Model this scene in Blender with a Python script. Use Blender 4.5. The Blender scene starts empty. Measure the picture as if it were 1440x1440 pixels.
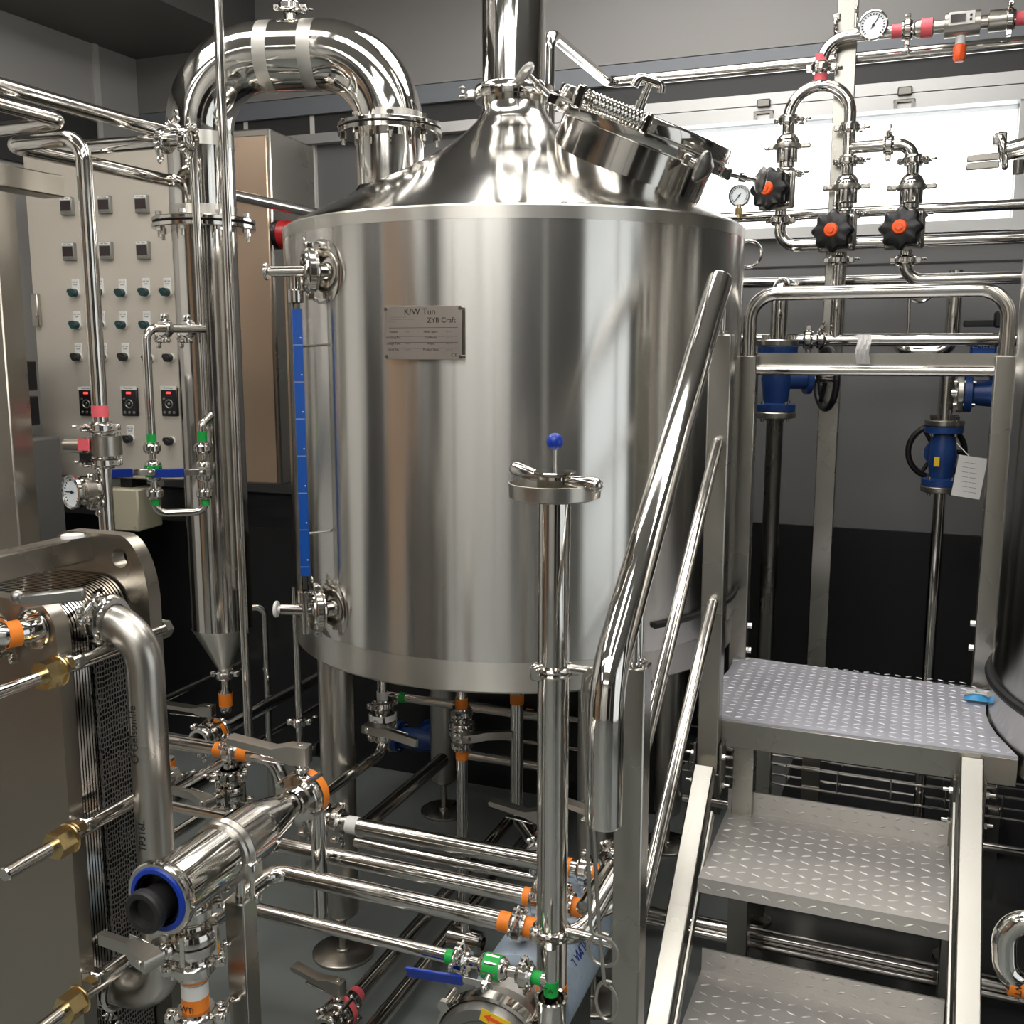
import bpy, math, random
from mathutils import Vector as V, Matrix
random.seed(4)
scene = bpy.context.scene
col = scene.collection
PI = math.pi
R = math.radians

# ------------------------------------------------------------------ camera
F = 1440.0
PITCH = R(9.07); YAW = R(21.7); H = 1.65
fw = V((-math.sin(YAW)*math.cos(PITCH), math.cos(YAW)*math.cos(PITCH), -math.sin(PITCH)))
rt = V((math.cos(YAW), math.sin(YAW), 0)); upv = rt.cross(fw)
C0 = V((0, 0, H))
X_, Y_, Z_ = V((1, 0, 0)), V((0, 1, 0)), V((0, 0, 1))
cam = bpy.data.objects.new('camera', bpy.data.cameras.new('camera'))
col.objects.link(cam); scene.camera = cam
cam.data.sensor_width = 36; cam.data.lens = 36; cam.data.clip_start = .02
cam.matrix_world = Matrix((( rt.x, upv.x, -fw.x, 0), (rt.y, upv.y, -fw.y, 0), (rt.z, upv.z, -fw.z, H), (0, 0, 0, 1)))
def ray(px, py): return fw + rt*((px-720)/F) + upv*((720-py)/F)
def PD(px, py, d): return C0 + ray(px, py)*d                     # measured points of the room
def PY(px, py, y): r = ray(px, py); return C0 + r*(y/r.y)
def PX(px, py, x): r = ray(px, py); return C0 + r*(x/r.x)
def PZ(px, py, z): r = ray(px, py); return C0 + r*((z-H)/r.z)
def PP(px, py, p0, n): r = ray(px, py); return C0 + r*((p0-C0).dot(n)/r.dot(n))
def zat(p, py):
    k = (720-py)/F; a = V((p.x, p.y, 0))
    return H + (k*a.dot(fw) - a.dot(upv))/(upv.z - k*fw.z)
def depth(p): return (p-C0).dot(fw)
def rad(px, p): return px*depth(p)/F
def atz(p, z): return V((p.x, p.y, z))

# ------------------------------------------------------------------ materials
def mat(name, c, metal=0., rough=.5, spec=.5, emit=0., noise=0., nscale=8., bump=0., bscale=60., stretch=None, aniso=0., coat=0., alpha=1.):
    m = bpy.data.materials.new(name); m.use_nodes = True
    nt = m.node_tree; b = nt.nodes['Principled BSDF']; L = nt.links
    c4 = (c[0], c[1], c[2], 1)
    b.inputs['Base Color'].default_value = c4
    b.inputs['Metallic'].default_value = metal; b.inputs['Roughness'].default_value = rough
    b.inputs['Specular IOR Level'].default_value = spec
    if coat: b.inputs['Coat Weight'].default_value = coat
    if alpha < 1: b.inputs['Alpha'].default_value = alpha
    if emit: b.inputs['Emission Color'].default_value = c4; b.inputs['Emission Strength'].default_value = emit
    tc = nt.nodes.new('ShaderNodeTexCoord'); mp = nt.nodes.new('ShaderNodeMapping')
    L.new(tc.outputs['Object'], mp.inputs[0])
    if stretch: mp.inputs['Scale'].default_value = stretch
    n = nt.nodes.new('ShaderNodeTexNoise'); n.inputs['Scale'].default_value = nscale; n.inputs['Detail'].default_value = 4
    L.new(mp.outputs[0], n.inputs['Vector'])
    if noise:
        flat = noise < .025
        mr = nt.nodes.new('ShaderNodeMapRange')
        mr.inputs['To Min'].default_value = max(.02, rough-noise); mr.inputs['To Max'].default_value = min(1, rough+noise)
        mr.inputs['From Min'].default_value = .3; mr.inputs['From Max'].default_value = .7
        L.new(n.outputs[0], mr.inputs[0]); L.new(mr.outputs[0], b.inputs['Roughness'])
        mx = nt.nodes.new('ShaderNodeMix'); mx.data_type = 'RGBA'
        mx.inputs[6].default_value = tuple(x*(1-(0 if flat else min(.3, noise))) for x in c)+(1,); mx.inputs[7].default_value = c4
        L.new(n.outputs[0], mx.inputs[0]); L.new(mx.outputs[2], b.inputs['Base Color'])
    if bump:
        n2 = nt.nodes.new('ShaderNodeTexNoise'); n2.inputs['Scale'].default_value = bscale; n2.inputs['Detail'].default_value = 3
        L.new(mp.outputs[0], n2.inputs['Vector'])
        bp = nt.nodes.new('ShaderNodeBump'); bp.inputs['Strength'].default_value = bump; bp.inputs['Distance'].default_value = .01
        L.new(n2.outputs[0], bp.inputs['Height']); L.new(bp.outputs[0], b.inputs['Normal'])
    if aniso:
        b.inputs['Anisotropic'].default_value = aniso; b.inputs['Anisotropic Rotation'].default_value = .25
        tg = nt.nodes.new('ShaderNodeTangent'); tg.direction_type = 'RADIAL'; tg.axis = 'Z'
        L.new(tg.outputs[0], b.inputs['Tangent'])
    return m
ST = (.66, .635, .595)
M = {}
M['steel'] = mat('polished_steel', ST, 1, .11, noise=.05, nscale=14)
M['mirror'] = mat('mirror_steel', (.72, .70, .66), 1, .07, noise=.03, nscale=5)
M['satin'] = mat('satin_steel', (.50, .475, .43), 1, .30, noise=.04, nscale=3)
M['plate'] = mat('heat_exchanger_steel', (.42, .385, .33), 1, .34, noise=.09, nscale=5, bump=.03, bscale=14)
M['square'] = mat('brushed_tube_steel', (.42, .405, .365), 1, .27, noise=.03, nscale=3)
M['shell'] = mat('brushed_shell_steel', (.70, .685, .65), 1, .20, nscale=26, stretch=(1.6, 1.6, .02), aniso=.99, bump=.006, bscale=2.2)
M['band'] = mat('ground_weld_steel', (.66, .64, .59), 1, .33, noise=.03, nscale=3, aniso=.9)
M['dome'] = mat('polished_dome_steel', (.70, .69, .66), 1, .13, noise=.06, nscale=4, bump=.03, bscale=5)
M['darksteel'] = mat('dull_dark_steel', (.23, .22, .20), 1, .30, noise=.08)
M['castiron'] = mat('cast_steel', (.34, .33, .31), 1, .38, noise=.1, bump=.05)
M['tread'] = mat('worn_checker_plate', (.66, .635, .60), .65, .50, noise=.06, nscale=6)
M['deck'] = mat('deck_checker_plate', (.66, .66, .72), .6, .50, noise=.10, nscale=5)
M['brass'] = mat('brass', (.66, .50, .24), 1, .28, noise=.08)
M['blue'] = mat('blue_plastic', (.004, .035, .33), 0, .32)
M['gaugeblue'] = mat('blue_scale_strip', (.003, .075, .37), 0, .35)
M['valveblue'] = mat('blue_valve_paint', (.012, .05, .20), 0, .38, noise=.08)
M['black'] = mat('black_plastic', (.008, .008, .009), 0, .35)
M['rubber'] = mat('black_rubber', (.012, .012, .012), 0, .55)
M['orangecap'] = mat('orange_cap', (.95, .12, .02), 0, .4)
M['orange'] = mat('orange_tape', (.95, .26, .02), 0, .5, noise=.1, nscale=60)
M['pink'] = mat('pink_tape', (.90, .14, .17), 0, .5, noise=.1, nscale=60)
M['green'] = mat('green_tape', (.005, .42, .06), 0, .5, noise=.1, nscale=60)
M['white'] = mat('white_plastic', (.78, .78, .76), 0, .45)
M['whitetape'] = mat('white_tape', (.80, .79, .76), 0, .5)
M['greyplastic'] = mat('grey_plastic', (.24, .24, .22), 0, .45)
M['film'] = mat('bluish_protective_film', (.45, .55, .66), 0, .30, noise=.06, nscale=12, bump=.1, bscale=22)
M['dial'] = mat('white_dial', (.80, .86, .90), 0, .25, coat=.6)
M['ink'] = mat('black_ink', (.012, .012, .012), 0, .5)
M['red'] = mat('red_plastic', (.50, .01, .015), 0, .35)
M['yellow'] = mat('yellow_sticker', (.95, .62, .02), 0, .45)
M['cream'] = mat('cream_plastic', (.50, .47, .34), 0, .5)
M['screen'] = mat('dark_screen', (.03, .018, .018), 0, .15)
M['led'] = mat('red_digits', (.9, .06, .05), 0, .4, emit=1.2)
M['teal'] = mat('dark_teal_knob', (.003, .045, .045), 0, .3)
M['panel'] = mat('control_panel_steel', (.66, .61, .53), .45, .42, noise=.05, nscale=2.5, bump=.01)
M['wall'] = mat('grey_wall_panel', (.19, .19, .19), .0, .42, noise=.03, nscale=2)
M['upwall'] = mat('pale_wall_panel', (.30, .29, .28), 0, .5, noise=.03, nscale=2)
M['sidewall'] = mat('light_side_wall', (.52, .51, .49), 0, .5)
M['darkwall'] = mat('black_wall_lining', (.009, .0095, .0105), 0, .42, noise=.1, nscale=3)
M['soffit'] = mat('dark_grey_soffit', (.13, .127, .12), 0, .6)
M['dimstrip'] = mat('dark_recess', (.045, .045, .045), 0, .6)
M['bluegrey'] = mat('blue_grey_panel', (.22, .235, .26), 0, .5)
M['ceil'] = mat('white_ceiling', (.42, .41, .40), 0, .6)
M['alu'] = mat('aluminium_window_frame', (.58, .58, .57), .6, .4)
M['trimw'] = mat('white_joint_trim', (.75, .74, .70), 0, .4)
M['rearwall'] = mat('white_rear_wall', (.70, .69, .66), 0, .5)
M['door'] = mat('dark_door_panel', (.030, .027, .026), 0, .4)  # dark panels added out of view for dark bands in the tank
M['wood'] = mat('brown_door_panel', (.42, .26, .15), 0, .45, noise=.1)  # brown panels added out of view to warm the steel's reflections
M['lamp'] = mat('lamp_diffuser', (1, .975, .94), 0, .5, emit=5.5)
M['floor'] = mat('grey_epoxy_floor', (.21, .228, .222), 0, .22, spec=.5, noise=.08, nscale=1.6, bump=.008, bscale=7)
M['darkfloor'] = mat('dark_floor_coating', (.035, .037, .038), 0, .18)  # shade below the deck and stairs put into the floor colour
M['packet'] = mat('blue_packet', (.05, .35, .70), 0, .35)
M['tissue'] = mat('white_tissue', (.78, .76, .74), 0, .9)

def glassmat(name, c, k):
    m = bpy.data.materials.new(name); m.use_nodes = True; nt = m.node_tree
    for n in list(nt.nodes): nt.nodes.remove(n)
    o = nt.nodes.new('ShaderNodeOutputMaterial'); mx = nt.nodes.new('ShaderNodeMixShader')
    t = nt.nodes.new('ShaderNodeBsdfTransparent'); g = nt.nodes.new('ShaderNodeBsdfGlossy')
    t.inputs[0].default_value = (*c, 1); g.inputs['Roughness'].default_value = .03
    fr = nt.nodes.new('ShaderNodeFresnel'); fr.inputs[0].default_value = 1.45
    nt.links.new(fr.outputs[0], mx.inputs[0]); nt.links.new(t.outputs[0], mx.inputs[1]); nt.links.new(g.outputs[0], mx.inputs[2])
    nt.links.new(mx.outputs[0], o.inputs[0]); return m
M['glass'] = glassmat('window_glass', (.97, .98, .97), 0)
M['tintglass'] = glassmat('tinted_glass', (.55, .56, .56), 0)  # tint set to dim the unseen side window in reflections
M['tubeglass'] = glassmat('clear_tube', (.80, .80, .78), 0)

def meshmat():
    m = mat('plate_pack_edges', (.10, .10, .10), .9, .35)
    nt = m.node_tree; b = nt.nodes['Principled BSDF']; L = nt.links
    tc = nt.nodes.new('ShaderNodeTexCoord'); mp = nt.nodes.new('ShaderNodeMapping'); mp.inputs['Scale'].default_value = (1, 1.0, .62)
    L.new(tc.outputs['Object'], mp.inputs[0])
    v = nt.nodes.new('ShaderNodeTexVoronoi'); v.inputs['Scale'].default_value = 165; v.inputs['Randomness'].default_value = .45; v.feature = 'DISTANCE_TO_EDGE'
    L.new(mp.outputs[0], v.inputs['Vector'])
    cr = nt.nodes.new('ShaderNodeValToRGB'); cr.color_ramp.elements[0].position = .02; cr.color_ramp.elements[1].position = .22
    cr.color_ramp.elements[0].color = (.42, .41, .40, 1); cr.color_ramp.elements[1].color = (.008, .008, .008, 1)
    L.new(v.outputs['Distance'], cr.inputs[0]); L.new(cr.outputs[0], b.inputs['Base Color'])
    bp = nt.nodes.new('ShaderNodeBump'); bp.inputs['Strength'].default_value = .6; bp.inputs['Distance'].default_value = .004; bp.invert = True
    L.new(v.outputs['Distance'], bp.inputs['Height']); L.new(bp.outputs[0], b.inputs['Normal'])
    return m
M['pack'] = meshmat()

# ------------------------------------------------------------------ mesh builder
def basis(a):
    a = V(a).normalized()
    h = Z_ if abs(a.z) < .9 else X_
    u = h.cross(a).normalized(); return u, a.cross(u).normalized(), a
class MB:
    def __init__(s): s.v = []; s.f = []
    def add(s, vs, fs):
        o = len(s.v); s.v += [V(x) for x in vs]; s.f += [tuple(i+o for i in f) for f in fs]; return s
    def lathe(s, prof, p, a, n=32):
        u, v, w = basis(a); p = V(p); vs = []; rings = []
        for r, h in prof:
            if r < 1e-6: rings.append([len(vs)]); vs.append(p+w*h)
            else:
                rings.append(list(range(len(vs), len(vs)+n)))
                for i in range(n):
                    t = 2*PI*i/n; vs.append(p+w*h+(u*math.cos(t)+v*math.sin(t))*r)
        fs = []
        for A, B in zip(rings, rings[1:]):
            if len(A) == 1 and len(B) == 1: continue
            if len(A) == 1: fs += [(A[0], B[(i+1) % n], B[i])[::-1] for i in range(n)]
            elif len(B) == 1: fs += [(A[i], A[(i+1) % n], B[0]) for i in range(n)]
            else: fs += [(A[i], A[(i+1) % n], B[(i+1) % n], B[i]) for i in range(n)]
        return s.add(vs, fs)
    def cyl(s, p0, p1, r, r2=None, n=24, cap=True):
        p0, p1 = V(p0), V(p1); h = (p1-p0).length; r2 = r if r2 is None else r2
        pr = [(r, 0), (r2, h)]
        if cap: pr = [(0, 0)]+pr+[(0, h)]
        return s.lathe(pr, p0, p1-p0, n)
    def disc(s, p, a, r, h, bev=.002, n=32, hole=0):
        a = V(a).normalized(); p = V(p)-a*(h/2); b = min(bev, h*.4)
        return s.lathe([(hole, 0), (r-b, 0), (r, b), (r, h-b), (r-b, h), (hole, h)]+([(hole, 0)] if hole else []), p, a, n)
    def box(s, c, sx, sy, sz, ax=None, bev=0.):
        c = V(c); u, v, w = ax or (X_, Y_, Z_)
        hx, hy, hz = sx/2, sy/2, sz/2
        b = min(bev, hx*.8, hy*.8, hz*.8)
        if b <= 0:
            vs = [c+u*(x*hx)+v*(y*hy)+w*(z*hz) for z in (-1, 1) for y in (-1, 1) for x in (-1, 1)]
            return s.add(vs, [(0, 2, 3, 1), (4, 5, 7, 6), (0, 1, 5, 4), (2, 6, 7, 3), (0, 4, 6, 2), (1, 3, 7, 5)])
        vs = []; idx = {}
        for z in (-1, 1):
            for y in (-1, 1):
                for x in (-1, 1):
                    for k in range(3):
                        d = [hx, hy, hz]
                        for j in range(3):
                            if j != k: d[j] -= b
                        idx[(x, y, z, k)] = len(vs); vs.append(c+u*(x*d[0])+v*(y*d[1])+w*(z*d[2]))
        fs = []
        for k in range(3):
            o = [j for j in range(3) if j != k]
            for sg in (-1, 1):
                q = []
                for a_, b_ in ((-1, -1), (1, -1), (1, 1), (-1, 1)):
                    t = [0, 0, 0]; t[k] = sg; t[o[0]] = a_; t[o[1]] = b_; q.append(idx[(*t, k)])
                fs.append(tuple(q))
        for k in range(3):
            o = [j for j in range(3) if j != k]
            for a_ in (-1, 1):
                for b_ in (-1, 1):
                    t0 = [0, 0, 0]; t0[o[0]] = a_; t0[o[1]] = b_; t1 = list(t0); t0[k] = -1; t1[k] = 1
                    fs.append((idx[(*t0, o[0])], idx[(*t1, o[0])], idx[(*t1, o[1])], idx[(*t0, o[1])]))
        for z in (-1, 1):
            for y in (-1, 1):
                for x in (-1, 1): fs.append((idx[(x, y, z, 0)], idx[(x, y, z, 1)], idx[(x, y, z, 2)]))
        return s.add(vs, fs)
    def bar(s, p0, p1, w, h, side=None, bev=.002):
        p0, p1 = V(p0), V(p1); a = (p1-p0).normalized(); sd = V(side or (X_ if abs(a.x) < .9 else Y_))
        sd = (sd-a*sd.dot(a)).normalized(); t = a.cross(sd)
        return s.box((p0+p1)/2, w, h, (p1-p0).length, (sd, t, a), bev)
    def prism(s, poly, p, u, v, w, t, bev=0.):
        n = len(poly); p = V(p); rings = []
        cx = sum(a for a, b in poly)/n; cy = sum(b for a, b in poly)/n
        def sh(k, h): return [p+u*(cx+(a-cx)*k)+v*(cy+(b-cy)*k)+w*h for a, b in poly]
        if bev: rs = [sh(1-bev/.1, 0), sh(1, bev), sh(1, t-bev), sh(1-bev/.1, t)]
        else: rs = [sh(1, 0), sh(1, t)]
        vs = [q for r in rs for q in r]; fs = [tuple(range(n))[::-1], tuple(range((len(rs)-1)*n, len(rs)*n))]
        for k in range(len(rs)-1): fs += [(k*n+i, k*n+(i+1) % n, (k+1)*n+(i+1) % n, (k+1)*n+i) for i in range(n)]
        return s.add(vs, fs)
    def ball(s, p, r, a=Z_, sq=1., n=24):
        m = 12; return s.lathe([(r*math.sin(PI*i/m), -r*sq*math.cos(PI*i/m)) for i in range(m+1)], p, a, n)
    def tube(s, pts, r, fil=0., n=20, cap=True, r_in=None):
        pts = path([V(p) for p in pts], fil); rr = r if isinstance(r, (list, tuple)) else [r]*len(pts)
        tang = []
        for i in range(len(pts)):
            a = pts[min(i+1, len(pts)-1)]-pts[max(i-1, 0)]
            if 0 < i < len(pts)-1: a = (pts[i+1]-pts[i]).normalized()+(pts[i]-pts[i-1]).normalized()
            tang.append(a.normalized())
        u, v, w = basis(tang[0]); vs = []; fs = []
        for i, p in enumerate(pts):
            u = (u-tang[i]*u.dot(tang[i])).normalized(); v = tang[i].cross(u)
            for k in range(n):
                t = 2*PI*k/n; vs.append(p+(u*math.cos(t)+v*math.sin(t))*rr[i])
        m = len(pts)
        for i in range(m-1): fs += [(i*n+k, i*n+(k+1) % n, (i+1)*n+(k+1) % n, (i+1)*n+k) for k in range(n)]
        if cap: fs += [tuple(range(n))[::-1], tuple(range((m-1)*n, m*n))]
        return s.add(vs, fs)
    def torus(s, p, a, Rr, r, n=40, m=10, t0=0, t1=2*PI):
        u, v, w = basis(a); p = V(p); full = abs(t1-t0-2*PI) < 1e-4
        pts = [p+(u*math.cos(t0+(t1-t0)*i/n)+v*math.sin(t0+(t1-t0)*i/n))*Rr for i in range(n+1)]
        return s.tube(pts, r, 0, m, cap=not full)
    def spring(s, p0, p1, Rr, r, turns):
        p0, p1 = V(p0), V(p1); u, v, w = basis(p1-p0); n = turns*12
        return s.tube([p0+(p1-p0)*(i/n)+(u*math.cos(2*PI*i/12)+v*math.sin(2*PI*i/12))*Rr for i in range(n+1)], r, 0, 6)
    def hexa(s, p, a, r, h):
        return s.lathe([(0, 0), (r, 0), (r, h), (0, h)], p, a, 6)
def path(pts, fil):
    if fil <= 0 or len(pts) < 3: return pts
    out = [pts[0]]
    for i in range(1, len(pts)-1):
        p, a, b = pts[i], pts[i-1]-pts[i], pts[i+1]-pts[i]
        la, lb = a.length, b.length; a.normalize(); b.normalize()
        ang = math.acos(max(-1, min(1, a.dot(b))))
        if ang > PI-.02: out.append(p); continue
        d = min(fil/math.tan(ang/2), la*.49 if i > 1 else la*.98, lb*.49 if i < len(pts)-2 else lb*.98); r = d*math.tan(ang/2)
        c = p+(a+b).normalized()*(r/math.sin(ang/2)); s0 = p+a*d-c; s1 = p+b*d-c
        tot = PI-ang; n = max(4, int(tot/R(9))); ax = s0.cross(s1).normalized()
        for k in range(n+1): out.append(c+Matrix.Rotation(tot*k/n, 3, ax) @ s0)
    out.append(pts[-1]); return out

# ------------------------------------------------------------------ objects
ROOTS = {}
def mkobj(name, mb, m, parent, loc, label=None, sharp=38):
    me = bpy.data.meshes.new(name); me.from_pydata([tuple(v-loc) for v in mb.v], [], mb.f); me.validate(); me.update()
    import bmesh
    bm = bmesh.new(); bm.from_mesh(me); bmesh.ops.recalc_face_normals(bm, faces=bm.faces); bm.to_mesh(me); bm.free()
    for p in me.polygons: p.use_smooth = True
    me.set_sharp_from_angle(angle=R(sharp))
    me.materials.append(M[m] if isinstance(m, str) else m)
    o = bpy.data.objects.new(name, me); col.objects.link(o)
    if parent: o.parent = parent
    else: o.location = loc
    if label: o['label'] = label
    return o
def thing(name, label, cat, loc, group=None):
    o = bpy.data.objects.new(name, None); col.objects.link(o); o.location = V(loc); o.empty_display_size = .05
    o['label'] = label; o['category'] = cat
    if group: o['group'] = group
    ROOTS[o.name] = V(loc); return o
def root_of(o):
    while o.parent: o = o.parent
    return o
def part(T, name, mb, m, label=None):
    return mkobj(name, mb, m, T, ROOTS[root_of(T).name], label)
def solo(name, label, cat, mb, m, group=None):
    lo = [min(v[k] for v in mb.v) for k in range(3)]; hi = [max(v[k] for v in mb.v) for k in range(3)]
    loc = V(((lo[0]+hi[0])/2, (lo[1]+hi[1])/2, lo[2]))
    o = mkobj(name, mb, m, None, loc); o['label'] = label; o['category'] = cat
    if group: o['group'] = group
    return o
def struct(name, mb, m, parent=None):
    if parent: return mkobj(name, mb, m, parent, parent.location.copy())
    o = mkobj(name, mb, m, None, V((0, 0, 0)), sharp=30); o['kind'] = 'structure'; return o
def text(T, body, size, p, nrm, up, m='ink', name='lettering', sx=1.):
    cu = bpy.data.curves.new(name, 'FONT'); cu.body = body; cu.size = size; cu.align_x = 'CENTER'; cu.align_y = 'CENTER'; cu.extrude = .0002
    tmp = bpy.data.objects.new(name, cu); me = bpy.data.meshes.new_from_object(tmp); bpy.data.objects.remove(tmp)
    o = bpy.data.objects.new(name, me); col.objects.link(o); me.materials.clear(); me.materials.append(M[m])
    n = V(nrm).normalized(); up = V(up); up = (up-n*up.dot(n)).normalized(); x = up.cross(n); p = V(p)-ROOTS[root_of(T).name]
    o.parent = T
    o.matrix_local = Matrix(((x.x*sx, up.x, n.x, p.x), (x.y*sx, up.y, n.y, p.y), (x.z*sx, up.z, n.z, p.z), (0, 0, 0, 1)))
    return o

# ------------------------------------------------------------------ fittings
def clamp(T, p, a, r, wing=None, nut=True, w=None):
    """two-piece pipe clamp over a pair of ferrules"""
    a = V(a).normalized(); p = V(p); ro = r+.013; h = .011
    mb = MB().lathe([(r, -h-.004), (ro-.005, -h-.004), (ro-.004, -h), (ro-.001, -h*.8), (ro+.001, -h*.6), (ro+.001, h*.6), (ro-.001, h*.8), (ro-.004, h), (ro-.005, h+.004), (r, h+.004)], p, a, 28)
    wg = V(wing) if wing is not None else basis(a)[0]
    wg = (wg-a*wg.dot(a)).normalized(); t = a.cross(wg)
    for sgn in (1, -1):
        for k in (-1, 1): mb.box(p+wg*(sgn*(ro+.006))+t*(k*.006), .016, .008, .016, (wg, t, a), .002)
    mb.cyl(p-wg*(ro+.008)-t*.014, p-wg*(ro+.008)+t*.014, .004, n=10)
    o = part(T, 'clamp', mb, 'steel')
    if nut:
        q = p+wg*(ro+.008)
        nb = MB().cyl(q-t*.016, q+t*.040, .0035, n=10).cyl(q+t*.012, q+t*.026, .0075, .006, n=14)
        for k in (-1, 1):
            c = q+t*.034+(wg*.8+a*.35).normalized()*(k*.013)
            nb.ball(c, .0095, wg.cross(t) if abs(wg.cross(t).dot(a)) > .5 else a, .42, 14)
        part(o, 'wing_nut', nb, 'steel')
    return o
def tape(T, p0, p1, r, m):
    names = {'orange': 'orange tape band', 'pink': 'pink tape band', 'green': 'green tape band', 'whitetape': 'white tape band'}
    p0, p1 = V(p0), V(p1)
    o = part(T, 'tape_band', MB().lathe([(r, 0), (r+.0012, 0), (r+.0012, (p1-p0).length), (r, (p1-p0).length)], p0, p1-p0, 24), m, names[m])
    return o
def at(p0, p1, t): return V(p0)+(V(p1)-V(p0))*t
def pipe(name, label, pts, r, fil=None, cat='pipe', group=None, clamps=(), tapes=(), m='steel', loc=None, part_name='tube'):
    """pts world points; clamps: (point, axis, wing); tapes: (point, axis, half length, colour)"""
    pts = [V(p) for p in pts]
    T = thing(name, label, cat, loc or min(pts, key=lambda q: q.z), group)
    part(T, part_name, MB().tube(pts, r, r*2.6 if fil is None else fil), m)
    for c in clamps: clamp(T, c[0], c[1], r, c[2] if len(c) > 2 else None)
    for p, a, hl, mm in tapes:
        a = V(a).normalized(); tape(T, V(p)-a*hl, V(p)+a*hl, r, mm)
    return T
def lever(T, p, d, up, L, name='handle', bent=.35, w=.022):
    """flat valve handle: boss on the stem, cranked blade, thin trigger below"""
    d = V(d).normalized(); up = V(up).normalized(); d = (d-up*d.dot(up)).normalized(); sd = up.cross(d)
    poly = [(-.016, -.014), (.016, -.016), (.05, -.004), (L, .010), (L+.004, .016), (L, .022), (.05, .010), (.02, .018), (-.016, .018)]
    mb = MB().prism(poly, V(p)-sd*(w/2), d, up, sd, w, .0018)
    o = part(T, name, mb, 'satin')
    part(o, 'trigger', MB().bar(V(p)+d*.03-up*.018, V(p)+d*L*.72-up*.013, w*.6, .0035, sd, .001), 'steel')
    part(o, 'screw', MB().disc(V(p)+up*.0185, up, .007, .004, .001, 16), 'steel')
    return o
def butterfly(label, p, a, r, stem, hdir, L, tapem=None, group='butterfly valves', ends=True, name='butterfly_valve', hl=None, w=.022):
    a = V(a).normalized(); p = V(p); stem = V(stem); stem = (stem-a*stem.dot(a)).normalized(); t = a.cross(stem)
    T = thing(name, label, 'valve', p-Z_*(r+.02), group)
    mb = MB().lathe([(r, -.034), (r+.004, -.034), (r+.004, -.02), (r+.017, -.018), (r+.020, -.012), (r+.020, -.002), (r+.014, -.001), (r+.014, .001), (r+.020, .002), (r+.020, .012), (r+.017, .018), (r+.004, .02), (r+.004, .034), (r, .034)], p, a, 32)
    for k in range(4):
        q = p+(stem*math.cos(k*PI/2+.6)+t*math.sin(k*PI/2+.6))*(r+.017)
        mb.hexa(q-a*.024, a, .006, .048)
    part(T, 'body', mb, 'steel')
    part(T, 'stem', MB().cyl(p+stem*(r+.012), p+stem*(r+.040), .0085).disc(p+stem*(r+.026), stem, .013, .010, .002, 18), 'steel')
    lever(T, p+stem*(r+.052), hdir, stem, L, w=w)
    if ends:
        for k in (-1, 1): clamp(T, p+a*(k*.045), a, r, -stem+t*.6, True)
    if tapem: tape(T, p+a*.003, p+a*.020, r+.0195, tapem)
    return T
def ballvalve(label, p, a, r, face, ldir, L, tapem='green', group='ball valves with blue levers', ends=True):
    a = V(a).normalized(); p = V(p); face = V(face); face = (face-a*face.dot(a)).normalized()
    T = thing('ball_valve', label, 'valve', p-Z_*.03, group)
    mb = MB().lathe([(r, -.055), (r, -.03), (r+.007, -.026), (r+.011, -.02), (r+.011, .02), (r+.007, .026), (r, .03), (r, .055)], p, a, 24)
    mb.lathe([(r+.012, -.012), (r+.0135, -.012), (r+.0135, .012), (r+.012, .012)], p, a, 8)
    part(T, 'body', mb, 'steel')
    s = p+face*(r+.010)
    part(T, 'stem', MB().cyl(s, s+face*.022, .008, n=14).hexa(s+face*.016, face, .010, .008).ball(s+face*.026, .007), 'steel')
    ld = V(ldir); ld = (ld-face*ld.dot(face)).normalized(); q = s+face*.018; t = face.cross(ld)
    lv = part(T, 'lever', MB().bar(q-ld*.012, q+ld*.045, .017, .003, t, .001).bar(q+ld*.043, q+ld*(L-.004)+face*.006, .016, .003, t, .001), 'steel')
    part(lv, 'grip_sleeve', MB().bar(q+ld*.045+face*.001, q+ld*L+face*.007, .024, .007, t, .002), 'blue', 'blue lever sleeve')
    if tapem: tape(T, p-a*.016, p+a*.016, r+.0115, tapem)
    if ends:
        for k in (-1, 1): clamp(T, p+a*(k*.062), a, r, t if k > 0 else -t)
    return T
def gauge(T, p, d, r, back=.03, bez='steel', name='dial_gauge', needle=2.4):
    d = V(d).normalized(); p = V(p); u, v, w = basis(d)
    b = part(T, name, MB().lathe([(0, -back), (r*.92, -back), (r*.96, -.004), (r, -.002), (r, .006), (r*.9, .008), (r*.88, .003), (r*.88, -.002), (0, -.002)], p, d, 36), bez)
    part(b, 'dial', MB().disc(p+d*.0005, d, r*.87, .003, .0005, 36), 'dial')
    tk = MB()
    for k in range(19):
        t = R(-135+k*15); e = v*math.cos(t)+u*math.sin(t); tk.bar(p+d*.0025+e*r*.66, p+d*.0025+e*r*.78, .0022*r/.03, .0006, d.cross(e), 0)
    part(b, 'scale_marks', tk, 'ink')
    e = v*math.cos(needle)+u*math.sin(needle)
    part(b, 'needle', MB().bar(p+d*.003-e*r*.25, p+d*.003+e*r*.62, r*.055, .001, d.cross(e), 0).disc(p+d*.0032, d, r*.1, .002, .0004, 14), 'ink')
    return b
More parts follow.
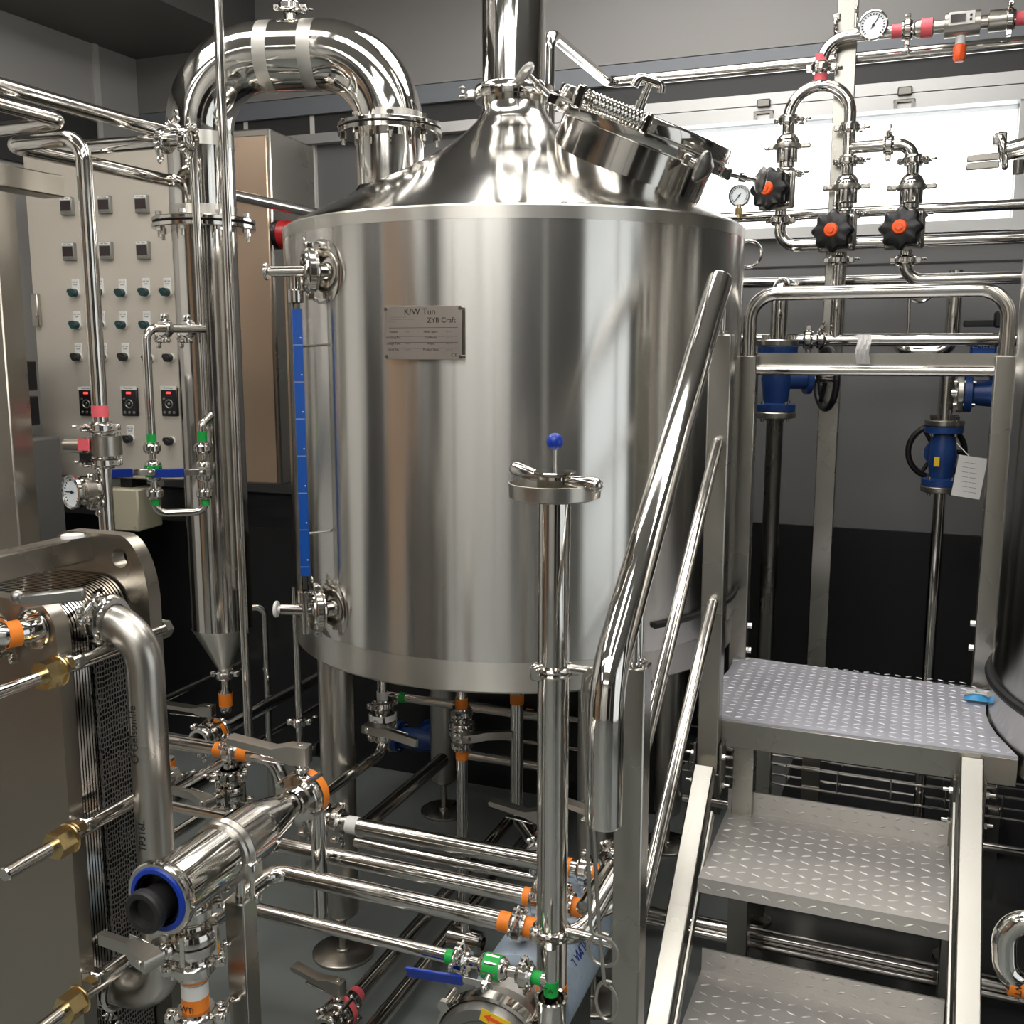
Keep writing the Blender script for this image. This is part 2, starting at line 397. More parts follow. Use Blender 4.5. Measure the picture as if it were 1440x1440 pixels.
def starknob(T, p, d, r, h, m='black', cap='orangecap'):
    u, v, w = basis(d); p = V(p); n = 96
    def rr(t): return 1+.09*math.cos(8*t)
    vs = []; fs = []
    prof = [(.55, 0), (.90, .08), (1, .28), (1, .62), (.90, .86), (.62, 1.0), (.3, 1.02)]
    for q, z in prof:
        for i in range(n):
            t = 2*PI*i/n; k = q*(1+(rr(t)-1)*(1 if q > .6 else .2)); vs.append(p+w*(z*h)+(u*math.cos(t)+v*math.sin(t))*(k*r))
    for j in range(len(prof)-1): fs += [(j*n+i, j*n+(i+1) % n, (j+1)*n+(i+1) % n, (j+1)*n+i) for i in range(n)]
    fs += [tuple(range(n))[::-1], tuple(range((len(prof)-1)*n, len(prof)*n))]
    k = part(T, 'hand_knob', MB().add(vs, fs), m)
    if cap: part(k, 'knob_cap', MB().lathe([(0, 0), (r*.36, 0), (r*.36, .004), (r*.31, .008), (r*.18, .009), (r*.16, .013), (0, .013)], p+w*(h*1.0), d, 28), cap, 'orange red knob cap')
    return k
# ------------------------------------------------------------------ the room
XL, XR, YB, YF, ZC = -3.6, 2.7, 4.2, -3.4, 3.36
WX0, WX1, WZ0, WZ1 = -1.55, .262, 2.11, 2.512
struct('floor', MB().box(((XL+XR)/2, (YB+YF)/2, -.05), XR-XL+.4, YB-YF+.4, .1), 'floor')
wb = MB()
def wallrect(mb, x0, x1, z0, z1): mb.box(((x0+x1)/2, YB+.06, (z0+z1)/2), x1-x0, .12, z1-z0)
wallrect(wb, XL-.1, WX0, .95, ZC); wallrect(wb, WX1, XR+.1, .95, ZC); wallrect(wb, WX0, WX1, .95, WZ0); wallrect(wb, WX0, WX1, WZ1, ZC)
struct('wall_back', wb, 'wall')
struct('baseboard_back', MB().box(((XL+XR)/2, YB+.045, .475), XR-XL+.2, .13, .95), 'darkwall')
struct('trim_1', MB().box(((XL+XR)/2, YB-.010, 3.05), XR-XL, .06, .56), 'upwall')
struct('trim_2', MB().box(((XL+XR)/2, YB-.012, 2.73), XR-XL, .05, .075), 'bluegrey')
struct('trim_3', MB().box(((XL+XR)/2, YB-.004, 2.655), XR-XL, .02, .09), 'dimstrip')
for k, x in enumerate((-2.64, -3.0)): struct('trim_%d' % (4+k), MB().box((x, YB-.008, 2.3), .022, .02, 1.9), 'trimw')
struct('trim_6', MB().box((-.30, YB-.001, 1.5), .006, .006, 1.1).box((-.30+1.6, YB-.001, 1.5), .006, .006, 1.1).box((0, YB-.001, 1.965), 6, .006, .006).box((-.35, YB-.037, 3.05), .008, .01, .5), 'dimstrip')
struct('wall_plinth', MB().box((-2.25, 3.82, .465), 2.9, .84, .93).box((-2.25, 3.82, .936), 2.92, .86, .012), 'darkwall')['kind'] = 'structure'
win = struct('window_1', MB().box(((WX0+WX1)/2, YB-.022, WZ1+.022), WX1-WX0+.2, .07, .05).box(((WX0+WX1)/2, YB-.03, WZ1+.072), WX1-WX0+.2+3, .05, .042)
             .box(((WX0+WX1)/2, YB-.012, WZ0-.02), WX1-WX0+.1, .06, .04).box((WX1+.03, YB-.014, (WZ0+WZ1)/2), .06, .07, WZ1-WZ0+.085).box((WX0-.03, YB-.014, (WZ0+WZ1)/2), .06, .07, WZ1-WZ0+.085), 'alu')
struct('pane', MB().box(((WX0+WX1)/2, YB+.05, (WZ0+WZ1)/2), WX1-WX0, .006, WZ1-WZ0), 'glass', win)
for x in (-.12, -.62):
    struct('latch', MB().box((x, YB-.062, WZ1+.055), .05, .02, .03, None, .004).box((x, YB-.058, WZ1+.022), .075, .012, .014, None, .003).box((x-.03, YB-.06, WZ1+.008), .012, .015, .02).box((x+.03, YB-.06, WZ1+.008), .012, .015, .02), 'darksteel', win)
wl = MB().box((XL-.06, (YB+YF)/2, (ZC+.95)/2), .12, YB-YF, ZC-.95)
struct('wall_left', wl, 'sidewall')
struct('baseboard_left', MB().box((XL-.05, (YB+YF)/2, .475), .12, YB-YF, .95), 'darkwall')
struct('trim_7', MB().box((XL+.006, 3.89, 2.35), .012, .03, 1.5), 'trimw')
struct('trim_8', MB().box((XL+.008, 3.52, 2.55), .02, .68, .25), 'dimstrip')
struct('trim_9', MB().box((XL+.01, 3.3, 2.70), .02, 1.1, .03), 'bluegrey')
struct('ceiling', MB().box(((XL+XR)/2, (YB+YF)/2, ZC+.05), XR-XL+.4, YB-YF+.4, .1), 'ceil')
struct('beam_left', MB().box((XL+.345, (YB+YF)/2, 3.02+.2), .69, YB-YF, .4), 'soffit')
# unseen rear and side walls; panels and window added for stripes in the tank
struct('wall_rear', MB().box(((XL+XR)/2, YF-.06, ZC/2), XR-XL+.4, .12, ZC), 'rearwall')
def door(k, x0, x1, m):  # tall panel added on the unseen rear wall to shape reflections
    d = struct('door_%d' % k, MB().box(((x0+x1)/2, YF+.02, 1.55), x1-x0, .04, 3.1), m)
    struct('handle', MB().cyl((x0+.1, YF+.07, 1.0), (x0+.1, YF+.07, 1.2), .012).cyl((x0+.1, YF+.03, 1.02), (x0+.1, YF+.07, 1.02), .008).cyl((x0+.1, YF+.03, 1.18), (x0+.1, YF+.07, 1.18), .008), 'steel', d)
def sidepanel(name, x, y0, y1, z1, m): return struct(name, MB().box((x, (y0+y1)/2, z1/2), .05, y1-y0, z1), m)
door(1, 1.15, 2.62, 'door'); door(2, -3.5, -2.3, 'soffit')
struct('trim_10', MB().box((-1.62, YF+.03, 1.65), .10, .06, 3.3), 'soffit'); struct('trim_11', MB().box((.30, YF+.03, 1.65), .10, .06, 3.3), 'ceil')  # strips added out of view to stripe the tank's reflection
sidepanel('door_3', XL+.03, -2.1, -.62, 3.0, 'wood'); sidepanel('door_5', XL+.03, -3.3, -2.35, 3.0, 'wood')  # unseen brown panels, added for a warm tone in the steel
sidepanel('door_6', XL+.03, -.45, .35, 3.0, 'door'); sidepanel('wall_panel_left', XL+.03, .65, 2.0, 3.0, 'rearwall')['kind'] = 'structure'  # unseen dark and white panels added for bands on the tank
WY0, WY1 = -.22, 1.95
wr = MB()
def rrect(y0, y1, z0, z1): wr.box((XR+.06, (y0+y1)/2, (z0+z1)/2), .12, y1-y0, z1-z0)
rrect(YF, WY0, 0, ZC); rrect(WY1, YB, 0, ZC); rrect(WY0, WY1, 0, .15); rrect(WY0, WY1, 2.95, ZC)
struct('wall_right', wr, 'rearwall')
ym_ = (WY0+WY1)/2; yw = WY1-WY0
w2 = struct('window_2', MB().box((XR, WY0-.02, 1.55), .1, .05, 2.9).box((XR, WY1+.02, 1.55), .1, .05, 2.9).box((XR, ym_, .13), .1, yw, .05).box((XR, ym_, 2.97), .1, yw, .05).box((XR, ym_+.25, 1.55), .06, .05, 2.8), 'alu')  # unseen window added to light the tank's side and its bright band
struct('pane', MB().box((XR+.05, ym_, 1.55), .006, yw, 2.8), 'tintglass', w2)
sidepanel('door_4', XR-.02, -2.35, -.30, 3.0, 'door'); sidepanel('door_7', XR-.02, -3.38, -2.85, 3.0, 'door'); sidepanel('door_8', XR-.02, 2.02, 2.75, 3.0, 'door'); sidepanel('door_9', XR-.02, 3.3, 4.15, 3.0, 'door'); struct('floor_recess', MB().box((.9, 3.2, .002), 2.6, 1.9, .004), 'darkfloor')['kind'] = 'structure'  # unseen panels for reflections; dark floor sheet stands in for shade below the deck
# unseen ceiling panels, laid out to give highlights on steel and brighten walls
def light(x, y, a, b):
    T = thing('ceiling_light', 'large white ceiling light panel with slim frame', 'light', (x, y, ZC-.06), 'ceiling light panels')
    part(T, 'frame', MB().box((x, y, ZC-.025), a+.06, b+.06, .05, None, .008), 'white')
    part(T, 'diffuser', MB().box((x, y, ZC-.052), a, b, .012, None, .003), 'lamp')
for L_ in ((-1.2, -2.6, 1.2, .5), (.1, -2.6, 1.0, .5), (-2.75, -1.6, .5, 1.0), (-.75, .85, .4, 1.2), (-2.55, 1.5, .4, 1.2), (-.75, 3.2, 1.5, .7), (-2.2, 2.1, 1.15, .35), (-.95, 2.05, 1.15, .35), (.28, 2.05, 1.15, .35), (-2.4, 0, 1.1, .35), (-1.2, -.45, .95, 1.2), (-.15, -.45, .95, 1.2), (.22, .8, .22, 1.2)): light(*L_)
world = bpy.data.worlds.new('sky'); scene.world = world; world.use_nodes = True
bg = world.node_tree.nodes['Background']; bg.inputs[0].default_value = (.97, .985, 1, 1); bg.inputs[1].default_value = 2.8

# ------------------------------------------------------------------ brew kettle
TX, TY, TR = -1.086, 2.743, .632
TC = V((TX, TY, 0)); ZB, ZT = .843, 1.963
tocam = V((.368, -.930, 0)); side = V((.930, .368, 0))
def on_shell(ang, z, out=0.): return TC+V((math.cos(ang), math.sin(ang), 0))*(TR+out)+Z_*z
def shell_hit(px, py, Rr=TR):
    r = ray(px, py); a = r.x*r.x+r.y*r.y; b = -2*(r.x*TX+r.y*TY); c = TX*TX+TY*TY-Rr*Rr
    t = (-b-math.sqrt(max(0, b*b-4*a*c)))/(2*a); return C0+r*t
K = thing('brew_kettle', 'large upright stainless steel brewing tank with cone top, manway and nameplate', 'tank', (TX, TY, 0))
def kl(prof, n=128): return MB().lathe(prof, TC, Z_, n)
part(K, 'shell', kl([(TR, ZB+.078), (TR, ZT-.030)]), 'shell')
part(K, 'lower_band', kl([(.0, ZB+.05), (.30, ZB+.03), (TR-.09, ZB+.001), (TR-.006, ZB), (TR+.0005, ZB+.006), (TR+.0005, ZB+.078)]), 'band', 'duller ground band round the foot of the shell')
part(K, 'upper_band', kl([(TR+.0005, ZT-.030), (TR+.0005, ZT-.002), (TR-.004, ZT+.003)]), 'band', 'duller ground band under the cone')
part(K, 'cone_top', kl([(TR-.004, ZT+.003), (TR-.02, ZT+.012), (.40, ZT+.118), (.27, ZT+.182), (.20, ZT+.222), (.14, ZT+.266), (.105, ZT+.298), (.0885, ZT+.325), (.0865, 2.325)]), 'dome')
for ang in (-122, -48, 50, 137):
    c = TC+V((math.cos(R(ang)), math.sin(R(ang)), 0))*.585
    lg = part(K, 'leg', MB().lathe([(.0, .115), (.035, .115), (.045, .125), (.046, .13), (.046, ZB+.03)], c, Z_, 36), 'satin')
    part(lg, 'foot_plate', MB().lathe([(0, 0), (.082, 0), (.084, .002), (.084, .008), (.081, .010), (0, .010)], c, Z_, 40).cyl(c+Z_*.01, c+Z_*.12, .010).disc(c+Z_*.014, Z_, .018, .01), 'satin')
# vent stack on its own clamp
S = thing('vent_stack', 'tall polished vent pipe rising from the cone of the tank', 'pipe', (TX, TY, 2.345))
part(S, 'tube', MB().lathe([(.0865, 2.345), (.0865, 3.30)], TC, Z_, 48), 'mirror')
part(S, 'clamp', MB().lathe([(.0865, 2.316), (.106, 2.318), (.109, 2.326), (.109, 2.346), (.106, 2.354), (.0865, 2.356)], TC, Z_, 48), 'steel')
q = TC+Z_*2.336-side*.118
part(S, 'wing_nut', MB().box(q, .022, .03, .022, (side, tocam, Z_), .003).cyl(q-side*.02-tocam*.02, q-side*.02+tocam*.04, .004).ball(q-side*.022+tocam*.03+Z_*.010, .010, Z_, .6).ball(q-side*.022+tocam*.03-Z_*.012, .010, Z_, .6), 'steel')
# manway
mc = PD(911, 165, 2.68)                      # centre of the lid's upper face
mn = (Z_*1+side*.385+tocam*.235).normalized()
mu = (side-mn*side.dot(mn)).normalized(); mv = mn.cross(mu)      # mv points away from the viewer
mn_, r0 = mn, .240
mw = part(K, 'manway', MB().lathe([(r0-.030, -.40), (r0-.030, -.070), (r0-.002, -.068), (r0, -.064), (r0, -.042), (r0-.003, -.039), (r0-.04, -.039)], mc, mn, 72), 'steel', 'tilted manway neck on the cone')
lid = part(mw, 'lid', MB().lathe([(r0-.04, -.036), (r0-.003, -.036), (r0+.003, -.032), (r0+.003, -.004), (r0, 0), (r0-.035, 0), (r0-.037, -.010), (0, -.010)], mc, mn, 72), 'steel')
part(mw, 'gasket', MB().lathe([(r0-.012, -.040), (r0-.006, -.040), (r0-.006, -.035), (r0-.012, -.035)], mc, mn, 64), 'white')
part(mw, 'sight_glass', MB().lathe([(0, -.004), (r0-.042, -.004), (r0-.042, .003), (0, .003)], mc, mn, 56), 'tubeglass', 'clear glass disc in the lid')
part(mw, 'collar', MB().lathe([(r0-.030, -.215), (r0-.015, -.222), (r0-.008, -.235), (r0-.02, -.25)], mc, mn, 64), 'steel')
hs = mc-mv*(r0+.012)-mu*.115-mn*.02                # hinge spring facing the viewer
a0, a1 = hs-mu*.075, hs+mu*.075
part(mw, 'hinge_block', MB().box(a0-mu*.012+mn*.0, .024, .05, .055, (mu, mv, mn), .005).box(a1+mu*.010, .020, .045, .05, (mu, mv, mn), .005).cyl(a0-mu*.02, a1+mu*.03, .010).hexa(a1+mu*.022, mu, .016, .014), 'steel')
part(mw, 'hinge_spring', MB().spring(a0+mu*.004, a1-mu*.002, .0205, .0042, 15), 'steel')
def manknob(base, d, L, big):
    d = V(d).normalized(); e = base+d*L
    o = part(mw, 'swing_bolt', MB().cyl(base, e, .007).box(base, .03, .022, .03, (mu, mv, mn), .004).disc(base+d*L*.55, d, .014, .02, .003, 16), 'steel')
    u, v, w = basis(d); vs = MB(); n = 48; prof = [(.3, -.1), (.75, .05), (1, .3), (1, .55), (.8, .8), (.35, 1)]
    P = []; Fc = []
    for k, z in prof:
        for i in range(n):
            t = 2*PI*i/n; rr = k*(1+.16*math.cos(3*t)*(1 if k > .5 else .3)); P.append(e+w*(z*big*.75)+(u*math.cos(t)+v*math.sin(t))*(rr*big))
    for j in range(len(prof)-1): Fc += [(j*n+i, j*n+(i+1) % n, (j+1)*n+(i+1) % n, (j+1)*n+i) for i in range(n)]
    Fc += [tuple(range(n))[::-1], tuple(range((len(prof)-1)*n, len(prof)*n))]
    part(o, 'grip', MB().add(P, Fc), 'castiron' if big > .031 else 'steel')
manknob(mc-mu*(r0+.01)-mn*.045, -mu*.9+mn*.35-mv*.15, .085, .032)
manknob(mc-mv*(r0-.02)+mu*.105-mn*.06, mu*.75-mv*.6-mn*.05, .035, .036)
manknob(mc+mu*(r0+.01)-mn*.055, mu*.95+mn*.15, .085, .033)
tk = mc-mu*.03+mn*.0
part(mw, 'lid_handle', MB().cyl(tk, tk+mn*.075, .010).cyl(tk, tk+mn*.03, .014).tube([tk+mn*.075-mu*.034-mn*.018, tk+mn*.082-mu*.03, tk+mn*.086+mu*.03, tk+mn*.066+mu*.036], .012, .014), 'steel')
# vapour nozzle
nz = PD(549, 215, 3.0); ND = .098
nt = zat(nz, 186)
part(K, 'vapour_nozzle', MB().lathe([(ND, nt-.42), (ND, nt-.012), (.150, nt-.012), (.152, nt-.010), (.152, nt+.001), (.150, nt+.003), (.06, nt+.003)], atz(nz, 0), Z_, 56), 'steel')
part(K, 'nozzle_collar', MB().lathe([(ND, nt-.155), (ND+.022, nt-.185), (ND+.06, nt-.225), (ND+.05, nt-.26)], atz(nz, 0), Z_, 48), 'steel')
def flange_bolts(T, c, zt, zb, rr, n, ph=.2):
    for k in range(n):
        q = atz(c, zt)+V((math.cos(ph+k*2*PI/n), math.sin(ph+k*2*PI/n), 0))*rr
        part(T, 'bolt', MB().cyl(q, atz(q, zb-.03), .0055, n=12).hexa(atz(q, zt-.002), Z_, .010, .010).hexa(atz(q, zb-.012), Z_, .010, .012), 'steel')
# nameplate, riveted on stand-offs
pc = shell_hit(595, 468, TR+.012); pn = V((pc.x-TX, pc.y-TY, 0)).normalized(); ph = Z_.cross(pn)
npw, nph = rad(109, pc)*1.07, rad(74, pc)
NP = part(K, 'nameplate', MB().box(pc, npw, nph, .0016, (ph, Z_, pn), .0004), mat('nameplate_steel', (.44, .40, .36), 1, .42, noise=.06), 'etched nameplate')
for sx in (-1, 1):
    for sz in (-1, 1):
        q = pc+ph*(sx*(npw/2-.003))+Z_*(sz*(nph/2-.006)); part(NP, 'standoff', MB().cyl(q-pn*.02, q+pn*.003, .004, n=12), 'steel')
def nptext(s, sz, fx, fz): text(NP, s, sz, pc+ph*((fx-.5)*npw)+Z_*((.5-fz)*nph)+pn*.0010, pn, Z_, 'ink')
nptext('K/W Tun', .0200, .46, .11); nptext('ZYB Craft', .0165, .74, .27)
for i in range(5): nptext(['Manufacturer Co. Ltd', 'No. of order and serial', 'Standard', 'Vessel class', 'Design code'][i] if 0 else '- '*(9, 14, 4, 8, 10)[i], .0075, (.19, .24, .10, .16, .18)[i], .20+i*.042)
part(NP, 'ruled_lines', (lambda mb: [mb.box(pc+Z_*((.5-f)*nph)+pn*.001, npw*.9, .0009, .0004, (ph, Z_, pn)) for f in (.405, .565, .68, .79)] and mb)(MB()), 'ink')
for i in range(4):
    nptext(('Volume', 'Working Pre.', 'Design Tem.', 'Serial No.')[i], .0068, .11, .48+i*.112); nptext(('1200 L', '0.01 MPa', '0-110 C', '2018')[i] if 0 else '-----', .0068, .30, .48+i*.112)
    nptext(('Media Space', 'Coil Media', 'Weight', 'Product Date')[i], .0068, .60, .48+i*.112); nptext('---  --', .0068, .84, .48+i*.112)
nptext('C E', .0095, .90, .92)
# black hose strip round the lower shell on the stair side
part(K, 'rubber_strip', MB().tube([TC+V((math.cos(R(a)), math.sin(R(a)), 0))*(TR+.006)+Z_*(.985) for a in range(-36, 42, 4)], .008, 0, 8), 'rubber')
# ------------------------------------------------------------------ vapour duct and condenser column
cc = PD(287, 318, 3.10); cx = atz(cc, 0)
ct = zat(cc, 318)                     # upper face of the column's flange
CB = zat(cc, 880); 
def flange(r, ro, z0, z1): return [(r, z0), (ro-.002, z0), (ro, z0+.002), (ro, z1-.002), (ro-.002, z1), (r, z1)]
D = thing('vapour_duct', 'wide polished U-shaped duct arching from tank cone to condenser column', 'pipe', atz(cc, ct+.006))
top = zat(cc, 79); nzt = zat(nz, 79); zt_ = (top+nzt)/2
c0 = atz(cc, ct+.006); c1 = atz(nz, nt+.006)
part(D, 'tube', MB().tube([c0, atz(cc, zt_), atz(nz, zt_), c1], ND, .205, 48, cap=False), 'mirror')
for c, z in ((cc, ct+.014), (nz, nt+.014)):
    part(D, 'flange', MB().lathe(flange(ND-.002, .152, z-.007, z+.005), atz(c, 0), Z_, 56), 'steel')
    part(D, 'gasket', MB().lathe(flange(ND, .148, z-.011, z-.007), atz(c, 0), Z_, 48), 'rubber')
dd = (atz(nz, 0)-atz(cc, 0)); dl = dd.length; dn = dd.normalized()
for t in (.225, .285, dl-.285, dl-.225):
    pass
for t0, t1 in ((.205, .245), (dl-.245, dl-.205)):
    part(D, 'weld_band', MB().lathe([(ND+.0006, 0), (ND+.0006, t1-t0)], atz(cc, zt_)+dn*t0, dn, 48), 'band', 'dull ground weld band')
for c, z0, z1 in ((cc, zt_-.255, zt_-.215), (cc, ct+.02, ct+.055), (nz, nt+.02, nt+.05)):
    part(D, 'weld_band', MB().lathe([(ND+.0006, z0), (ND+.0006, z1)], atz(c, 0), Z_, 48), 'band', 'dull ground weld band')
vt = atz(cc, zt_)+dn*(dl*.5)+Z_*ND
part(D, 'vent_stub', MB().cyl(vt-Z_*.01, vt+Z_*.20, .016), 'steel'); clamp(D, vt+Z_*.035, Z_, .020, side)
N = thing('condenser_column', 'tall narrow steel column with conical foot beside the control cabinet', 'column', atz(cc, zat(cc, 945)))
zc = zat(cc, 945)
part(N, 'tube', MB().lathe([(.0955, CB), (.0955, ct-.01)], cx, Z_, 56), 'steel')
part(N, 'flange', MB().lathe(flange(.05, .152, ct-.012, ct+.002), cx, Z_, 56), 'steel')
part(N, 'cone', MB().lathe([(.019, zc), (.021, zc+.012), (.0955, CB-.005), (.0958, CB)], cx, Z_, 56), 'band', 'duller conical foot')
flange_bolts(N, cc, ct+.026, ct-.010, .135, 8)
flange_bolts(K, nz, nt+.026, nt-.010, .135, 8, .5)
clamp(N, atz(cc, zc-.006), Z_, .019, side)
# tee branch on the column side near its top
# ------------------------------------------------------------------ level gauge on the tank
g1 = shell_hit(452, 382); g2 = shell_hit(462, 856)
G = thing('level_gauge', 'sight glass level gauge with blue scale strip between two tank ports', 'gauge', g2)
gx = []
for i, (g, py, pxx) in enumerate(((g1, 381, 383), (g2, 862, 398))):
    n = V((g.x-TX, g.y-TY, 0)).normalized()
    e = (-side*.985-tocam*.10).normalized(); b = g+n*.012
    part(K, 'port_pad', MB().lathe([(0, 0), (.080, .0), (.082, .002), (.076, .005), (.045, .007), (0, .008)], g-n*.005+Z_*.0, n, 36), 'steel')
    o = part(G, 'port_fitting', MB().cyl(g-n*.01, b+n*.012, .021).ball(b+n*.012, .024).cyl(b+n*.012, b+n*.012+e*.10, .0135), 'steel')
    h = b+n*.012+e*.098
    clamp(G, b+n*.016+e*.004, (n*.8+e*.6), .040, Z_)
    part(G, 'end_plug', MB().cyl(h-e*.01, h+e*.010, .009).disc(h+e*.016, e, .021, .008, .002), 'white' if i else 'steel', 'white end knob' if i else None)
    t = b+n*.012+e*.040
    gx.append(t); 
t0, t1 = gx[1], gx[0]; t1 = atz(t0, t1.z)*.5+t1*.5; t0b = atz(t1, t0.z)
tm = V((t1.x, t1.y, 0))
part(G, 'union', MB().lathe([(.010, t1.z-.075), (.019, t1.z-.073), (.019, t1.z-.045), (.013, t1.z-.042), (.011, t1.z)], tm, Z_, 20), 'steel')
part(G, 'union', MB().lathe([(.011, t0.z), (.013, t0.z+.02), (.021, t0.z+.022), (.021, t0.z+.05), (.010, t0.z+.052)], tm, Z_, 20), 'steel')
part(G, 'drain_stub', MB().cyl(atz(tm, t0.z-.06), atz(tm, t0.z), .011), 'steel')
part(G, 'glass_tube', MB().lathe([(.0085, t0.z+.04), (.0085, t1.z-.06)], tm, Z_, 20), 'tubeglass', 'clear glass tube')
ss = tm+side*.004+tocam*.012
sb = part(G, 'scale_strip', MB().box(atz(ss, (zat(ss, 810)+zat(ss, 434))/2), .024, .005, zat(ss, 434)-zat(ss, 810), (side, tocam, Z_), .001), 'gaugeblue', 'blue graduated strip')
dm = MB()
for k in range(7): dm.box(atz(ss, zat(ss, 475+k*52))+tocam*.003+side*.007, .003, .001, .003, (side, tocam, Z_)).box(atz(ss, zat(ss, 485+k*52))+tocam*.003, .022, .0006, .0008, (side, tocam, Z_))
part(sb, 'scale_marks', dm, 'white')
for py in (487, 750):
    s0 = atz(ss, zat(ss, py))+side*.012; r = shell_hit(465, py); part(K, 'gauge_bracket', MB().cyl(s0, atz(r, s0.z+.004), .003, n=8), 'steel')

# ------------------------------------------------------------------ stair platform
ZP, PX0, PX1, PY0, PY1 = .783, -.455, .238, 2.345, 2.862
STX0, STX1 = -.446, -.396
P = thing('stair_platform', 'steel work platform with checker plate deck, steps and sloping handrail', 'platform', (-.1, 2.2, 0))
def lozenges(mb, p, u, v, w, nu, nv, pu, pv, L=.0092, W_=.0026, hgt=.0016, keep=None):
    for i in range(nu):
        for j in range(nv):
            c = p+u*((i+.5)*pu)+v*((j+.5)*pv)
            if keep and not keep(c): continue
            s = 1 if (i+j) % 2 else -1
            a = (u*math.cos(.45)+v*(s*math.sin(.45))).normalized(); b = w.cross(a)
            mb.add([c-a*L, c+b*W_, c+a*L, c-b*W_, c-a*(L*.55)+w*hgt, c+a*(L*.55)+w*hgt], [(0, 1, 4), (1, 5, 4), (1, 2, 5), (2, 3, 5), (3, 4, 5), (3, 0, 4)])
    return mb
T2 = V((.826, 2.61, 0)); R2 = .632
poly = [(PX0, PY0), (PX1, PY0)]
for k in range(9):
    a = math.asin(max(-1, min(1, (PY0+.0-T2.y)/(R2+.006)))); b = math.asin((PY1-T2.y)/(R2+.006)); t = a+(b-a)*k/8
    q = (T2.x-(R2+.006)*math.cos(t), T2.y+(R2+.006)*math.sin(t))
    if q[0] < PX1: poly.append(q)
for k in range(9):
    a = math.asin((PY1-TY)/(TR+.008)); b = math.asin((PY0-TY)/(TR+.008)); t = a+(b-a)*k/8
    q = (TX+(TR+.008)*math.cos(t), TY+(TR+.008)*math.sin(t))
    if k == 0 or q[0] > PX0: poly.append(q)
dk = MB().prism(poly, V((0, 0, ZP-.005)), X_, Y_, Z_, .005)
lozenges(dk, V((PX0, PY0+.01, ZP)), X_, Y_, Z_, 26, 19, .0266, .0262, keep=lambda c: (c-T2).xy.length > R2+.016 and (c-TC).xy.length > TR+.016)
part(P, 'deck_tread', dk, 'deck', 'worn bluish checker plate deck')
part(P, 'front_fascia', MB().box(((STX1+PX1)/2, PY0-.002, ZP-.036), PX1-STX1, .006, .062, None, .001), 'square')
part(P, 'deck_frame', MB().bar((PX0+.0, PY1-.03, ZP-.035), (PX1-.06, PY1-.03, ZP-.035), .05, .05).bar((-.37, PY0+.03, ZP-.035), (-.37, PY1, ZP-.035), .04, .05).bar((.10, PY0+.03, ZP-.035), (.10, PY1, ZP-.035), .04, .05), 'darksteel')
for x, y in ((-.36, 2.83), (.16, 2.83), (-.35, 2.42), (.14, 2.44)):
    lg = part(P, 'leg', MB().bar((x, y, .03), (x, y, ZP-.03), .05, .05), 'square')
    part(lg, 'foot_plate', MB().cyl((x, y, .008), (x, y, .035), .008).disc((x, y, .006), Z_, .045, .012), 'darksteel')
# stringers
slope = V((0, -.29, -.261)).normalized()
for xs, top in ((-.421, V((-.421, 2.285, .675))), (.146, V((.146, 2.318, .768)))):
    n = V((0, -slope.z, slope.y)); n = V((0, slope.z, -slope.y)) if n.z < 0 else n
    bot = top+slope*((top.z-.02)/-slope.z)
    o = part(P, 'stringer', MB().bar(top, bot, .046, .046, X_, .003), 'square')
    part(o, 'flange_plate', MB().bar(top+X_*(.032 if xs < 0 else -.032)-n*.012+slope*.10, bot+X_*(.032 if xs < 0 else -.032)-n*.012, .006, .03, X_, .001), 'square')
    for k in (-1, 1):
        q = V((xs+k*.030, 2.34, ZP-.115)); bp = part(P, 'bolt_plate', MB().box(q, .006, .07, .12, None, .001), 'darksteel')
        for dz in (-.04, .03):
            for dy in (-.02,): part(bp, 'bolt', MB().hexa(q+V((k*.003, dy, dz)), X_*k, .008, .007).cyl(q+V((k*.003, dy, dz)), q+V((k*.022, dy, dz)), .004, n=10), 'steel')
# treads with raised rear lip and folded front
for yf, zz in ((2.062, .522), (1.772, .261)):
    x0, x1, yb = -.388, .118, yf+.365
    tb = MB().box(((x0+x1)/2, (yf+yb)/2, zz-.0025), x1-x0, yb-yf, .005).box(((x0+x1)/2, yf+.003, zz-.018), x1-x0, .006, .034, None, .002).box(((x0+x1)/2, yb, zz+.026), x1-x0, .005, .052)
    lozenges(tb, V((x0+.004, yf+.008, zz)), X_, Y_, Z_, 16, 11, .0312, .0318, .0112, .0032, .0018)
    lozenges(tb, V((x0+.004, yb-.003, zz+.006)), X_, Z_, -Y_, 16, 2, .0312, .024, .0105, .0032, .0016)
    lozenges(tb, V((x0+.004, yf, zz-.032)), X_, Z_, -Y_, 16, 1, .0312, .028, .0105, .0032, .0016)
    part(P, 'tread', tb, 'tread', 'checker plate step with upturned back edge')
